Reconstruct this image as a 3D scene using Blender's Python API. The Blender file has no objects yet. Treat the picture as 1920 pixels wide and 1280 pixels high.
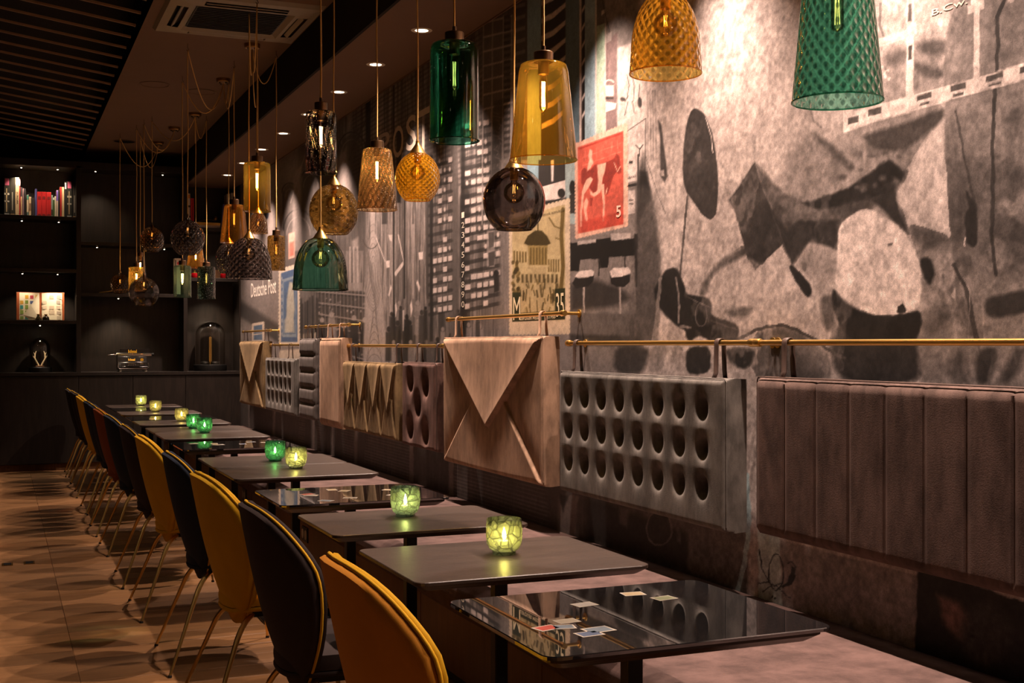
import bpy, bmesh, math, random
import numpy as np
from mathutils import Vector, Matrix

SC = bpy.context.scene
COL = SC.collection
R = random.Random(7)

# ------------------------------------------------------------------ camera
F, U0, V0, HC = 2290.0, 960.0, 646.0, 1.40      # focal length / horizon in 1920x1280 pixels, eye height
TH = math.atan(961 / 2290.0)
SN, CS = math.sin(TH), math.cos(TH)
cam_d = bpy.data.cameras.new('camera')
cam = bpy.data.objects.new('camera', cam_d)
COL.objects.link(cam)
cam.location = (0, 0, HC)
cam.rotation_euler = (math.pi / 2, 0, -TH)
cam_d.sensor_width = 36
cam_d.lens = F / 1920 * 36
cam_d.shift_y = (V0 - 640) / 1920
cam_d.clip_start = 0.05
SC.camera = cam


def at(u, v, X=None, Y=None, Z=None):
    """point where the ray of photo pixel (u, v) meets a wall (X), a depth (Y) or a level (Z)"""
    r = (u - U0) / F
    d = (r * CS + SN, -r * SN + CS, -(v - V0) / F)
    t = X / d[0] if X is not None else Y / d[1] if Y is not None else (Z - HC) / d[2]
    return Vector((d[0] * t, d[1] * t, HC + d[2] * t))


def at_depth(u, v, zc):
    r = (u - U0) / F
    return Vector(((r * CS + SN) * zc, (-r * SN + CS) * zc, HC - (v - V0) / F * zc))


# ------------------------------------------------------------------ world, exposure, main lamps
wd = bpy.data.worlds.new('world')
SC.world = wd
wd.use_nodes = True
wd.node_tree.nodes['Background'].inputs[0].default_value = (0.02, 0.014, 0.010, 1)
wd.node_tree.nodes['Background'].inputs[1].default_value = 0.3
SC.view_settings.view_transform = 'Standard'
SC.view_settings.look = 'None'
SC.view_settings.gamma = 1
SC.view_settings.use_curve_mapping = False
SC.view_settings.exposure = 0.0
SC.cycles.max_bounces = 8
SC.cycles.transparent_max_bounces = 24      # many panes of coloured glass in a row

W = 2.62            # mural wall
SOF_X, SOF_Z = 2.0, 3.28
CEIL = 3.63
BK = 14.5           # bookcase front
DL_Y = [6.95 + 0.966 * k for k in range(-6, 8)]     # the row of recessed downlights in the soffit
DL_X = 2.33
WARM = (1.0, 0.745, 0.615)
for y in DL_Y:
    # each fitting has a tight reflector beam and a weak wide spill
    for (watt, cone, blend, tilt) in ((165, 58, 1.0, 5), (275, 92, 0.8, -8)):
        l = bpy.data.lights.new('downlight_lamp', 'SPOT')
        l.energy = watt
        l.color = WARM
        l.spot_size = math.radians(cone)
        l.spot_blend = blend
        l.shadow_soft_size = 0.022
        o = bpy.data.objects.new('downlight_lamp', l)
        o.location = (DL_X, y, SOF_Z - 0.012)
        o.rotation_euler = (0, math.radians(-tilt), 0)      # aimed a little at the mural
        COL.objects.link(o)
AISLE_FILL = [(-1.5, yy) for yy in (0.5, 2.6, 4.7, 6.8, 8.9, 11.0, 13.1)]      # fill lamps added out of view on the left, to brighten the chair backs
for (x, y) in AISLE_FILL:
    l = bpy.data.lights.new('aisle_fill_lamp', 'SPOT')
    l.energy = 13
    l.color = WARM
    l.spot_size = math.radians(130)
    l.spot_blend = 0.9
    l.shadow_soft_size = 0.05
    o = bpy.data.objects.new('aisle_fill_lamp', l)
    o.location = (x, y, 3.55)
    COL.objects.link(o)


# ------------------------------------------------------------------ helpers
def lin(c):
    return tuple(((x / 255) / 12.92 if x / 255 <= 0.04045 else ((x / 255 + 0.055) / 1.055) ** 2.4) for x in c)


def tag(o, label=None, cat=None, group=None, kind=None):
    if label: o['label'] = label
    if cat: o['category'] = cat
    if group: o['group'] = group
    if kind: o['kind'] = kind
    return o


def empty(name, loc=(0, 0, 0), rz=0.0, label=None, cat=None, group=None, kind=None):
    o = bpy.data.objects.new(name, None)
    o.empty_display_size = 0.05
    o.location = loc
    o.rotation_euler = (0, 0, rz)
    COL.objects.link(o)
    return tag(o, label, cat, group, kind)


class MB:
    """collects shapes and links them as one mesh object"""

    def __init__(self):
        self.v, self.f = [], []

    def add(self, vs, fs):
        n = len(self.v)
        self.v += [tuple(p) for p in vs]
        self.f += [tuple(i + n for i in f) for f in fs]
        return self

    def box(self, x0, x1, y0, y1, z0, z1, M=None):
        vs = [Vector(p) for p in ((x0, y0, z0), (x1, y0, z0), (x1, y1, z0), (x0, y1, z0),
                                  (x0, y0, z1), (x1, y0, z1), (x1, y1, z1), (x0, y1, z1))]
        if M is not None: vs = [M @ p for p in vs]
        return self.add(vs, [(0, 3, 2, 1), (4, 5, 6, 7), (0, 1, 5, 4), (1, 2, 6, 5), (2, 3, 7, 6), (3, 0, 4, 7)])

    def tube(self, pts, r, n=8, cap=True, closed=False):
        pts = [Vector(p) for p in pts]
        m = len(pts)
        rs = r if isinstance(r, (list, tuple)) else [r] * m
        vs, fs = [], []
        up = None
        for i, p in enumerate(pts):
            if closed:
                t = pts[(i + 1) % m] - pts[i - 1]
            else:
                t = pts[min(i + 1, m - 1)] - pts[max(i - 1, 0)]
            if t.length < 1e-9: t = Vector((0, 0, 1))
            t.normalize()
            if up is None:
                up = Vector((0, 0, 1)) if abs(t.z) < 0.9 else Vector((1, 0, 0))
            a = up - t * up.dot(t)
            if a.length < 1e-6: a = t.orthogonal()
            a.normalize()
            up = a
            b = t.cross(a)
            for k in range(n):
                w = 2 * math.pi * k / n
                vs.append(p + (a * math.cos(w) + b * math.sin(w)) * rs[i])
        for i in range(m if closed else m - 1):
            j = (i + 1) % m
            for k in range(n):
                q = (k + 1) % n
                fs.append((i * n + k, i * n + q, j * n + q, j * n + k))
        if cap and not closed:
            fs.append(tuple(range(n - 1, -1, -1)))
            fs.append(tuple((m - 1) * n + k for k in range(n)))
        return self.add(vs, fs)

    def lathe(self, prof, n=32, c=(0, 0, 0), axis='z', closed=False):
        """prof: list of (radius, height)"""
        vs, fs = [], []
        for (r, h) in prof:
            for k in range(n):
                w = 2 * math.pi * k / n
                p = (r * math.cos(w), r * math.sin(w), h)
                if axis == 'x': p = (h, p[0], p[1])
                if axis == 'y': p = (p[0], h, p[1])
                vs.append((c[0] + p[0], c[1] + p[1], c[2] + p[2]))
        m = len(prof)
        for i in range(m if closed else m - 1):
            j = (i + 1) % m
            for k in range(n):
                q = (k + 1) % n
                fs.append((i * n + k, i * n + q, j * n + q, j * n + k))
        if not closed:
            if prof[0][0] > 1e-5: fs.append(tuple(range(n - 1, -1, -1)))
            if prof[-1][0] > 1e-5: fs.append(tuple((m - 1) * n + k for k in range(n)))
        return self.add(vs, fs)

    def grid(self, fn, nu, nv, wrap=False):
        vs = [fn(i / (nu if wrap else nu - 1), j / (nv - 1)) for j in range(nv) for i in range(nu)]
        fs = []
        for j in range(nv - 1):
            for i in range(nu if wrap else nu - 1):
                q = (i + 1) % nu
                fs.append((j * nu + i, j * nu + q, (j + 1) * nu + q, (j + 1) * nu + i))
        return self.add(vs, fs)

    def prism(self, poly, z0, z1, M=None):
        n = len(poly)
        vs = [Vector((x, y, z0)) for x, y in poly] + [Vector((x, y, z1)) for x, y in poly]
        if M is not None: vs = [M @ p for p in vs]
        fs = [tuple(range(n - 1, -1, -1)), tuple(range(n, 2 * n))]
        fs += [(i, (i + 1) % n, n + (i + 1) % n, n + i) for i in range(n)]
        return self.add(vs, fs)

    def quad(self, a, b, c, d):
        return self.add([a, b, c, d], [(0, 1, 2, 3)])

    def mesh(self, name, mat=None, smooth=False, ang=35, fix=True):
        me = bpy.data.meshes.new(name)
        me.from_pydata(self.v, [], self.f)
        if fix:
            bm = bmesh.new()
            bm.from_mesh(me)
            bmesh.ops.remove_doubles(bm, verts=bm.verts, dist=1e-5)
            bmesh.ops.recalc_face_normals(bm, faces=bm.faces)
            bm.to_mesh(me)
            bm.free()
        if mat is not None: me.materials.append(mat)
        if smooth:
            me.polygons.foreach_set('use_smooth', [True] * len(me.polygons))
            me.set_sharp_from_angle(angle=math.radians(ang))
        return me

    def build(self, name, mat=None, parent=None, smooth=False, bevel=0.0, seg=2, ang=35, fix=True, kind=None, loc=None):
        o = bpy.data.objects.new(name, self.mesh(name, mat, smooth, ang, fix))
        COL.objects.link(o)
        if parent is not None: o.parent = parent
        if loc is not None: o.location = loc
        if bevel > 0:
            m = o.modifiers.new('bevel', 'BEVEL')
            m.width = bevel
            m.segments = seg
            m.limit_method = 'ANGLE'
            m.angle_limit = math.radians(40)
        if kind: o['kind'] = kind
        return o


def inst(me, name, parent=None, loc=(0, 0, 0), rot=(0, 0, 0), scale=(1, 1, 1)):
    o = bpy.data.objects.new(name, me)
    COL.objects.link(o)
    if parent is not None: o.parent = parent
    o.location = loc
    o.rotation_euler = rot
    o.scale = scale
    return o


def copy_tree(o, parent=None):
    c = o.copy()
    COL.objects.link(c)
    if parent is not None: c.parent = parent
    for ch in list(o.children):
        copy_tree(ch, c)
    return c


def rrect(w, h, r, n=5):
    """rounded rectangle outline centred on 0"""
    pts = []
    for cx, cy, a0 in ((w / 2 - r, h / 2 - r, 0), (-w / 2 + r, h / 2 - r, 90), (-w / 2 + r, -h / 2 + r, 180), (w / 2 - r, -h / 2 + r, 270)):
        for k in range(n + 1):
            a = math.radians(a0 + 90 * k / n)
            pts.append((cx + r * math.cos(a), cy + r * math.sin(a)))
    return pts


def text(body, name, mat, parent, origin, xdir, ydir, width=None, height=None, extrude=0.0008, align='LEFT', bold=0.0):
    """flat lettering: origin = lower left corner, fitted to width x height"""
    cu = bpy.data.curves.new(name, 'FONT')
    cu.body = body
    cu.size = 1
    cu.resolution_u = 3
    cu.offset = bold
    cu.extrude = 0
    t = bpy.data.objects.new(name, cu)
    COL.objects.link(t)
    dg = bpy.context.evaluated_depsgraph_get()
    me = bpy.data.meshes.new_from_object(t.evaluated_get(dg))
    bpy.data.objects.remove(t)
    bpy.data.curves.remove(cu)
    vs = [v.co.copy() for v in me.vertices]
    if not vs: return None
    x0 = min(p.x for p in vs); x1 = max(p.x for p in vs)
    y0 = min(p.y for p in vs); y1 = max(p.y for p in vs)
    sx = width / (x1 - x0) if width else None
    sy = height / (y1 - y0) if height else None
    sx = sx or sy; sy = sy or sx
    X, Y = Vector(xdir), Vector(ydir)
    O = Vector(origin)
    for v, p in zip(me.vertices, vs):
        v.co = O + X * (p.x - x0) * sx + Y * (p.y - y0) * sy
    me.materials.clear()
    me.materials.append(mat)
    me.name = name
    o = bpy.data.objects.new(name, me)
    COL.objects.link(o)
    if parent is not None: o.parent = parent
    return o


# ------------------------------------------------------------------ materials
class NT:
    def __init__(self, name):
        self.m = bpy.data.materials.new(name)
        self.m.use_nodes = True
        self.t = self.m.node_tree
        self.t.nodes.clear()
        self.out = self.t.nodes.new('ShaderNodeOutputMaterial')

    def n(self, ty, **kw):
        nd = self.t.nodes.new(ty)
        for k, v in kw.items():
            if k.startswith('i_'):
                key = k[2:]
                key = int(key) if key.isdigit() else key.replace('_', ' ')
                self.set(nd.inputs[key], v)
            else:
                setattr(nd, k, v)
        return nd

    def set(self, sock, v):
        if hasattr(v, 'is_output') or hasattr(v, 'links') and hasattr(v, 'node'):
            self.t.links.new(v, sock)
        else:
            if isinstance(v, tuple) and len(v) == 3 and sock.type == 'RGBA': v = v + (1,)
            sock.default_value = v

    def math(self, op, a, b=0.0, c=None):
        nd = self.n('ShaderNodeMath', operation=op)
        self.set(nd.inputs[0], a)
        self.set(nd.inputs[1], b)
        if c is not None: self.set(nd.inputs[2], c)
        return nd.outputs[0]

    def mix(self, f, a, b, mode='MIX'):
        nd = self.n('ShaderNodeMix', data_type='RGBA', blend_type=mode)
        self.set(nd.inputs[0], f)
        self.set(nd.inputs[6], a)
        self.set(nd.inputs[7], b)
        return nd.outputs[2]

    def ramp(self, f, stops):
        nd = self.n('ShaderNodeValToRGB')
        cr = nd.color_ramp
        while len(cr.elements) < len(stops): cr.elements.new(0.5)
        for e, (p, c) in zip(cr.elements, stops):
            e.position = p
            e.color = (c, c, c, 1) if not isinstance(c, tuple) else c + (1,) if len(c) == 3 else c
        self.set(nd.inputs[0], f)
        return nd.outputs[0]

    def coord(self, which='Object', scale=(1, 1, 1)):
        tc = self.n('ShaderNodeTexCoord')
        mp = self.n('ShaderNodeMapping')
        self.t.links.new(tc.outputs[which], mp.inputs[0])
        mp.inputs['Scale'].default_value = scale
        return mp.outputs[0]

    def noise(self, vec, scale=5, detail=4, rough=0.55, out=0):
        nd = self.n('ShaderNodeTexNoise')
        self.set(nd.inputs['Vector'], vec)
        nd.inputs['Scale'].default_value = scale
        nd.inputs['Detail'].default_value = detail
        nd.inputs['Roughness'].default_value = rough
        return nd.outputs[out]

    def bump(self, h, strength=0.3, dist=0.005):
        nd = self.n('ShaderNodeBump')
        self.set(nd.inputs['Height'], h)
        nd.inputs['Strength'].default_value = strength
        nd.inputs['Distance'].default_value = dist
        return nd.outputs[0]

    def bsdf(self, color, rough=0.5, metal=0.0, spec=0.5, normal=None, **kw):
        b = self.n('ShaderNodeBsdfPrincipled')
        self.set(b.inputs['Base Color'], color)
        self.set(b.inputs['Roughness'], rough)
        self.set(b.inputs['Metallic'], metal)
        self.set(b.inputs['Specular IOR Level'], spec)
        if normal is not None: self.set(b.inputs['Normal'], normal)
        for k, v in kw.items(): self.set(b.inputs[k.replace('_', ' ')], v)
        return b.outputs[0]

    def done(self, sh):
        self.t.links.new(sh, self.out.inputs[0])
        return self.m


def plain(name, rgb, rough=0.5, metal=0.0, var=0.12, scale=14, spec=0.5, bump=0.0, stretch=(1, 1, 1)):
    t = NT(name)
    v = t.coord('Object', stretch)
    nz = t.noise(v, scale, 4)
    c = lin(rgb)
    col = t.mix(nz, tuple(x * (1 - var) for x in c), tuple(min(1, x * (1 + var)) for x in c))
    nm = t.bump(t.noise(v, scale * 6, 3), bump, 0.002) if bump else None
    return t.done(t.bsdf(col, rough, metal, spec, nm))


def glow(name, rgb, strength):
    t = NT(name)
    e = t.n('ShaderNodeEmission')
    e.inputs[0].default_value = lin(rgb) + (1,)
    e.inputs[1].default_value = strength
    return t.done(e.outputs[0])


def velvet(name, rgb, dark=0.35, streak=(20, 20, 8), sheen=0.25):
    t = NT(name)
    v = t.coord('Object', streak)
    n1 = t.noise(v, 1.0, 6, 0.62)
    v2 = t.coord('Object', (1, 1, 0.45))
    n2 = t.noise(v2, 9.0, 6, 0.65)
    f = t.math('ADD', t.math('MULTIPLY', n1, 0.42), t.math('MULTIPLY', n2, 0.58))
    f = t.ramp(f, [(0.40, 0.0), (0.60, 1.0)])
    c = lin(rgb)
    col = t.mix(f, tuple(x * dark for x in c), c)
    fine = t.noise(t.coord('Object'), 260, 2)
    nm = t.bump(fine, 0.25, 0.002)
    return t.done(t.bsdf(col, 0.85, 0, 0.15, nm, Sheen_Weight=sheen, Sheen_Roughness=0.45,
                         Sheen_Tint=tuple(min(1, x * 1.5 + 0.05) for x in c)))


M = {}
M['brass'] = plain('brass', (222, 180, 104), 0.32, 1.0, 0.08, 20)
M['brass_dark'] = plain('aged_brass', (170, 130, 70), 0.35, 1.0, 0.15, 20)
M['gunmetal'] = plain('bronze_socket', (120, 92, 66), 0.35, 1.0, 0.2, 30)
M['black_metal'] = plain('black_metal', (22, 19, 17), 0.4, 0.6, 0.2, 30)
M['black'] = plain('black_plastic', (12, 11, 10), 0.5, 0, 0.2, 30)
M['steel'] = plain('steel', (170, 165, 158), 0.25, 1.0, 0.1, 30)
M['white_plastic'] = plain('white_plastic', (205, 198, 184), 0.5, 0, 0.05, 10)
M['cord'] = plain('gold_cord', (206, 164, 92), 0.7, 0, 0.2, 400, bump=0.3)
M['lamp_face'] = glow('downlight_face', (255, 226, 190), 14)
M['led'] = glow('led_face', (255, 232, 200), 18)
# ------------------------------------------------------------------ the room
def wood(name, rgb, dark, scale=(1, 1, 1), ring=9.0, rough=0.45, spec=0.4, rand=0.25, bump=0.12):
    t = NT(name)
    info = t.n('ShaderNodeObjectInfo')
    tc = t.n('ShaderNodeTexCoord')
    add = t.n('ShaderNodeVectorMath', operation='ADD')
    t.t.links.new(tc.outputs['Object'], add.inputs[0])
    mul = t.n('ShaderNodeVectorMath', operation='SCALE')
    t.t.links.new(info.outputs['Location'], mul.inputs[0])
    mul.inputs['Scale'].default_value = 3.7
    t.t.links.new(mul.outputs[0], add.inputs[1])
    mp = t.n('ShaderNodeMapping')
    t.t.links.new(add.outputs[0], mp.inputs[0])
    mp.inputs['Scale'].default_value = scale
    n1 = t.noise(mp.outputs[0], 2.2, 5, 0.6)
    wv = t.n('ShaderNodeTexWave', wave_type='BANDS', bands_direction='Y')
    t.t.links.new(mp.outputs[0], wv.inputs[0])
    wv.inputs['Scale'].default_value = ring
    wv.inputs['Distortion'].default_value = 9
    wv.inputs['Detail'].default_value = 3
    wv.inputs['Detail Scale'].default_value = 0.8
    fine = t.noise(mp.outputs[0], 40, 3)
    f = t.math('ADD', t.math('MULTIPLY', n1, 0.5), t.math('ADD', t.math('MULTIPLY', wv.outputs[1], 0.22), t.math('MULTIPLY', fine, 0.28)))
    f = t.ramp(f, [(0.3, 0.0), (0.72, 1.0)])
    c = lin(rgb)
    col = t.mix(f, tuple(x * dark for x in c), c)
    rv = t.math('ADD', t.math('MULTIPLY', info.outputs['Random'], rand), 1 - rand / 2)
    cmb = t.n('ShaderNodeCombineColor')
    for k in range(3): t.t.links.new(rv, cmb.inputs[k])
    col = t.mix(1.0, col, cmb.outputs[0], 'MULTIPLY')
    nm = t.bump(f, bump, 0.002)
    rg = t.math('ADD', t.math('MULTIPLY', fine, 0.15), rough - 0.07)
    return t.done(t.bsdf(col, rg, 0, spec, nm))


M['oak'] = wood('oak_plank', (156, 113, 73), 0.45, (1.6, 12, 12), 3.0, 0.42, 0.35, 0.62)
M['dark_wood'] = wood('dark_stained_wood', (40, 31, 25), 0.5, (10, 10, 1.2), 3.0, 0.5, 0.35, 0.1)
M['bench_wood'] = wood('bench_front_wood', (120, 84, 54), 0.55, (10, 10, 1.2), 3.0, 0.5, 0.3, 0.1)
M['ceil'] = plain('ceiling_brown', (116, 92, 72), 0.9, 0, 0.08, 3, 0.2, 0.2)
M['soffit'] = plain('soffit_brown', (104, 82, 66), 0.9, 0, 0.06, 3, 0.2, 0.2)
M['dark_paint'] = plain('dark_paint', (24, 19, 16), 0.85, 0, 0.1, 3, 0.2)
M['slat'] = plain('dark_slat', (150, 118, 88), 0.6, 0, 0.2, 5, 0.3)
M['wall_plain'] = plain('wall_brown', (64, 52, 44), 0.9, 0, 0.1, 2, 0.2)

YB, YN = 15.6, -3.0      # far and near end of the room
XL = -4.2

fl = MB().box(XL, W, YN, YB, -0.12, -0.022).build('floor', M['dark_paint'], kind='structure')
pw = 0.188
k = 0
y = 0.3
while y < BK + 0.4:
    for (xa, xb) in ((-4.2, -1.72), (-1.72, 0.31), (0.31, 2.34)):
        if xb < 0 and y < 6: continue
        if xb < -1.5: continue
        sh = R.uniform(-0.012, 0.012) if (k % 2) else 0.0
        L = xb - xa - 0.0015
        pm = MB().box(-L / 2, L / 2, -pw / 2 + 0.0014, pw / 2 - 0.0014, -0.022, 0.0)
        o = pm.build('plank', M['oak'], fl)
        o.location = ((xa + xb) / 2 + sh * 0, y + pw / 2, R.uniform(-0.0006, 0.0002))
        m = o.modifiers.new('bevel', 'BEVEL'); m.width = 0.0015; m.segments = 1
    y += pw
    k += 1
# boards out of the camera's reach, left of and behind the rows in view
rest = MB()
rest.box(XL, -1.72, YN, YB, -0.022, -0.001)
rest.box(-1.72, W, YN, 0.3, -0.022, -0.001)
rest.box(2.34, W, 0.3, BK + 0.4, -0.022, -0.001)
rest.box(-1.72, 0.31, 0.3, 6.0, -0.022, -0.001)
rest.build('plank_field', M['oak'], fl)

# ceiling, soffit, slatted raft
ce = MB().box(0.92, SOF_X, YN, YB, CEIL, CEIL + 0.12).build('ceiling', M['ceil'], kind='structure')
so = MB()
so.box(SOF_X + 0.02, W, YN, BK + 0.45, SOF_Z, SOF_Z + 0.02)
so.build('ceiling', M['soffit'], kind='structure')
MB().box(SOF_X, SOF_X + 0.02, YN, BK + 0.45, SOF_Z, CEIL + 0.1).build('trim_2', M['dark_paint'], kind='structure')
raft = empty('ceiling', (0.92, 8, CEIL), kind='structure')
b = MB()
b.box(-5.2, 0.0, -11.0, 7.6, 0.30, 0.34, Matrix.Rotation(-0.0, 4, 'Y'))
b.add([(0, -11, 0.0), (0, 7.6, 0.0), (0, 7.6, 0.34), (0, -11, 0.34)], [(0, 1, 2, 3)])
ob = b.build('backing', M['dark_paint'], raft)
TILT = math.atan(0.14)
slat_me = MB().box(-2.6, -0.03, -0.0085, 0.0085, 0.0, 0.016).mesh('slat', M['slat'])
n = 0
ys = 6.2
while ys < 15.3:
    o = inst(slat_me, 'slat', raft, (0.0, ys - 8, 0.02), (0, TILT, 0))
    ys += 0.352
# walls
wr = MB().box(W + 0.002, W + 0.15, YN, YB, 0, CEIL).build('wall_right', M['wall_plain'], kind='structure')
MB().box(XL - 0.15, XL, YN, YB, 0, 5.0).build('wall_left', M['wall_plain'], kind='structure')
MB().box(XL, W, YB, YB + 0.15, 0, 5.0).build('wall_back', M['dark_paint'], kind='structure')
MB().box(XL, W, YN - 0.15, YN, 0, 5.0).build('wall_front', M['wall_plain'], kind='structure')
# pale shadow gap bead where the mural meets the soffit
MB().box(W - 0.006, W, YN, BK, SOF_Z - 0.010, SOF_Z).build('trim_1', M['soffit'], kind='structure')

# recessed downlights
ring = MB().lathe([(0.040, -0.002), (0.062, -0.002), (0.064, 0.0), (0.064, 0.004), (0.040, 0.004)], 28, closed=True).mesh('ring', M['white_plastic'], True)
face = MB().lathe([(0.0001, 0.0), (0.041, 0.0), (0.041, 0.002), (0.0001, 0.002)], 24).mesh('face', M['lamp_face'])
order = ['nearest in view', 'second in view', 'third in view', 'fourth in view', 'fifth in view', 'sixth in view', 'seventh in view', 'farthest, beside the bookcase']
for i, y in enumerate(DL_Y):
    if i < 6: lab = 'recessed downlight in the soffit above the near end of the mural, out of the frame'
    else: lab = 'round recessed downlight in the soffit beside the mural, ' + order[max(0, min(7, i - 6))] if i > 5 else ''
    t = empty('recessed_downlight', (DL_X, y, SOF_Z), 0, lab, 'downlight', 'downlights in the soffit')
    if i < 6: t['label'] = 'recessed downlight near the camera, number %s from the visible row' % ['one', 'two', 'three', 'four', 'five', 'six'][5 - i]
    inst(ring, 'ring', t)
    inst(face, 'face', t)

for i, (x, y) in enumerate(AISLE_FILL):  # unseen fittings, added to carry the fill lamps
    t = empty('added_fill_downlight', (x, y, 3.60), 0, 'added cylinder fill light over the open aisle, unseen left of the view, number %s' % ['one', 'two', 'three', 'four', 'five', 'six', 'seven'][i], 'downlight', 'added fill lights over the aisle')
    MB().lathe([(0.045, 0.0), (0.050, 0.0), (0.050, 0.30), (0.045, 0.30)], 24, closed=True).build('housing', M['black_metal'], t, True)
    MB().lathe([(0.0001, 0.005), (0.044, 0.005), (0.044, 0.010), (0.0001, 0.010)], 24).build('face', M['lamp_face'], t)

M['ac_grey'] = plain('grey_plastic', (150, 138, 116), 0.5, 0, 0.05, 10)  # one even grey for frame sides and louvers
# cassette air conditioner
ac = empty('air_conditioner', (1.49, 8.40, CEIL), 0, 'square ceiling cassette air conditioner with slotted white frame and dark grille', 'air conditioner')
a = 0.50
for q in range(4):
    Mq = Matrix.Rotation(q * math.pi / 2, 4, 'Z')
    fr = MB()
    prof = [(0.30, -0.006), (0.335, -0.035), (0.345, -0.035)]
    for (r0, z0), (r1, z1) in (((0.30, -0.012), (0.33, -0.040)), ((0.33, -0.040), (0.355, -0.040)), ((0.43, -0.034), (0.48, -0.026)), ((0.48, -0.026), (a, 0.0))):
        fr.quad(Mq @ Vector((-r0, -r0, z0)), Mq @ Vector((r0, -r0, z0)), Mq @ Vector((r1, -r1, z1)), Mq @ Vector((-r1, -r1, z1)))
    for sgn in (-1, 1):
        fr.quad(Mq @ Vector((sgn * 0.27, -0.355, -0.040)), Mq @ Vector((sgn * 0.355, -0.355, -0.040)), Mq @ Vector((sgn * 0.43, -0.43, -0.034)), Mq @ Vector((sgn * 0.27, -0.43, -0.034)))
    fr.build('frame_side', M['ac_grey'], ac)
    MB().box(-0.27, 0.27, -0.43, -0.355, -0.012, -0.006, Mq).build('slot', M['black'], ac)
    MB().box(-0.262, 0.262, -0.016, 0.016, -0.003, 0.003, Mq @ Matrix.Translation((0, -0.392, -0.030)) @ Matrix.Rotation(0.7, 4, 'X')).build('louver', M['ac_grey'], ac)
gr = MB().box(-0.30, 0.30, -0.30, 0.30, -0.02, -0.010).build('grille', M['black'], ac)
for k in range(14):
    yy = -0.28 + 0.043 * k
    MB().box(-0.29, 0.29, yy, yy + 0.012, -0.024, -0.018).build('grille_bar', M['dark_paint'], gr)

# flush round speakers
for (px, py, yy, lab) in ((290, 158, None, 'flush round ceiling speaker behind the nearer hanging hooks'), (225, 278, 14.0, 'flush round ceiling speaker closest to the bookcase'), (378, 172, None, 'flush round ceiling speaker beside the dark soffit face')):
    p = at(px, py, Z=CEIL)
    if yy: p.y = yy
    t = empty('ceiling_speaker', (p.x, p.y, CEIL), 0, lab, 'speaker', 'flush ceiling speakers')
    MB().lathe([(0.125, 0.0), (0.13, -0.004), (0.117, -0.007), (0.112, -0.004), (0.112, 0.0)], 32).build('rim', M['ceil'], t, True)
    MB().lathe([(0.0001, -0.003), (0.108, -0.003), (0.108, 0.0)], 32).build('cover', M['dark_paint'] if yy else M['ceil'], t, True)
# floor sockets
for (px, py, lab) in ((55, 1055, 'square black floor socket plate set into the oak boards'), (14, 1058, 'square floor socket plate at the left border of the photo')):
    p = at(px, py, Z=0)
    t = empty('floor_socket', (p.x, p.y, 0), 0, lab, 'floor socket')
    MB().box(-0.032, 0.032, -0.05, 0.05, 0.0, 0.003).build('frame', M['brass_dark'], t)
    MB().box(-0.022, 0.022, -0.04, 0.04, 0.003, 0.005).build('lid', M['black'], t)
# ------------------------------------------------------------------ banquette
M['seat_velvet'] = velvet('bench_velvet', (94, 74, 69), 0.5, (5, 9, 9), 0.35)
B0, B1 = 1.2, 14.30          # along the wall
FX = 1.665                   # front of the seat
bench = empty('banquette_bench', (FX, B0, 0), 0, 'long banquette bench with mauve velvet seat running along the mural wall', 'bench')
MB().box(0.06, 0.95, 0, B1 - B0, 0.02, 0.33).build('base', M['dark_wood'], bench)
yy = 0.0
while yy < B1 - B0 - 0.1:
    e = min(yy + 1.30, B1 - B0)
    MB().box(0.04, 0.06, yy + 0.003, e - 0.003, 0.06, 0.36).build('front_panel', M['bench_wood'], bench, bevel=0.002)
    yy = e
MB().box(0.10, 0.95, 0, B1 - B0, 0.0, 0.05).build('plinth', M['black'], bench)


def seat(fu, fv):
    # rounded front edge, flat top, from front underside to the wall
    prof = [(0.05, 0.33), (0.005, 0.335), (-0.012, 0.36), (-0.016, 0.40), (-0.006, 0.44), (0.02, 0.462), (0.06, 0.472), (0.2, 0.475), (0.5, 0.474), (0.8, 0.468), (W - FX - 0.006, 0.455)]
    q = fu * (len(prof) - 1)
    i = min(int(q), len(prof) - 2)
    f = q - i
    x = prof[i][0] * (1 - f) + prof[i + 1][0] * f
    z = prof[i][1] * (1 - f) + prof[i + 1][1] * f
    yv = fv * (B1 - B0)
    w = 0.0035 * math.sin(yv * 3.1) + 0.003 * math.sin(yv * 7.3 + x * 9)
    return (x + (0.003 * math.sin(yv * 5) if x < 0.05 else 0), yv, z + w * min(1, max(0, (x + 0.02) * 8)) * (1 if x < 0.8 else 0))


MB().grid(seat, 41, 200).build('seat_cushion', M['seat_velvet'], bench, True, ang=60)
# sockets in the bench front
M['socket_white'] = plain('socket_grey', (168, 160, 150), 0.4)
for (px, py) in ((573, 1001), (459, 927)):
    p = at(px, py, X=FX + 0.04)
    pl = MB().box(-0.008, 0, -0.075, 0.075, -0.045, 0.045).build('power_socket', M['black'], bench, bevel=0.003)
    pl.location = (0.04, p.y - B0, p.z)
    pl['label'] = 'black double power socket in the bench front'
    for s_ in (-1, 1):
        MB().lathe([(0.0001, -0.0085), (0.024, -0.0085), (0.027, -0.0105), (0.029, -0.0105), (0.029, -0.0075)], 20, (0, s_ * 0.036, 0), 'x').build('outlet', M['socket_white'], pl, True)

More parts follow.
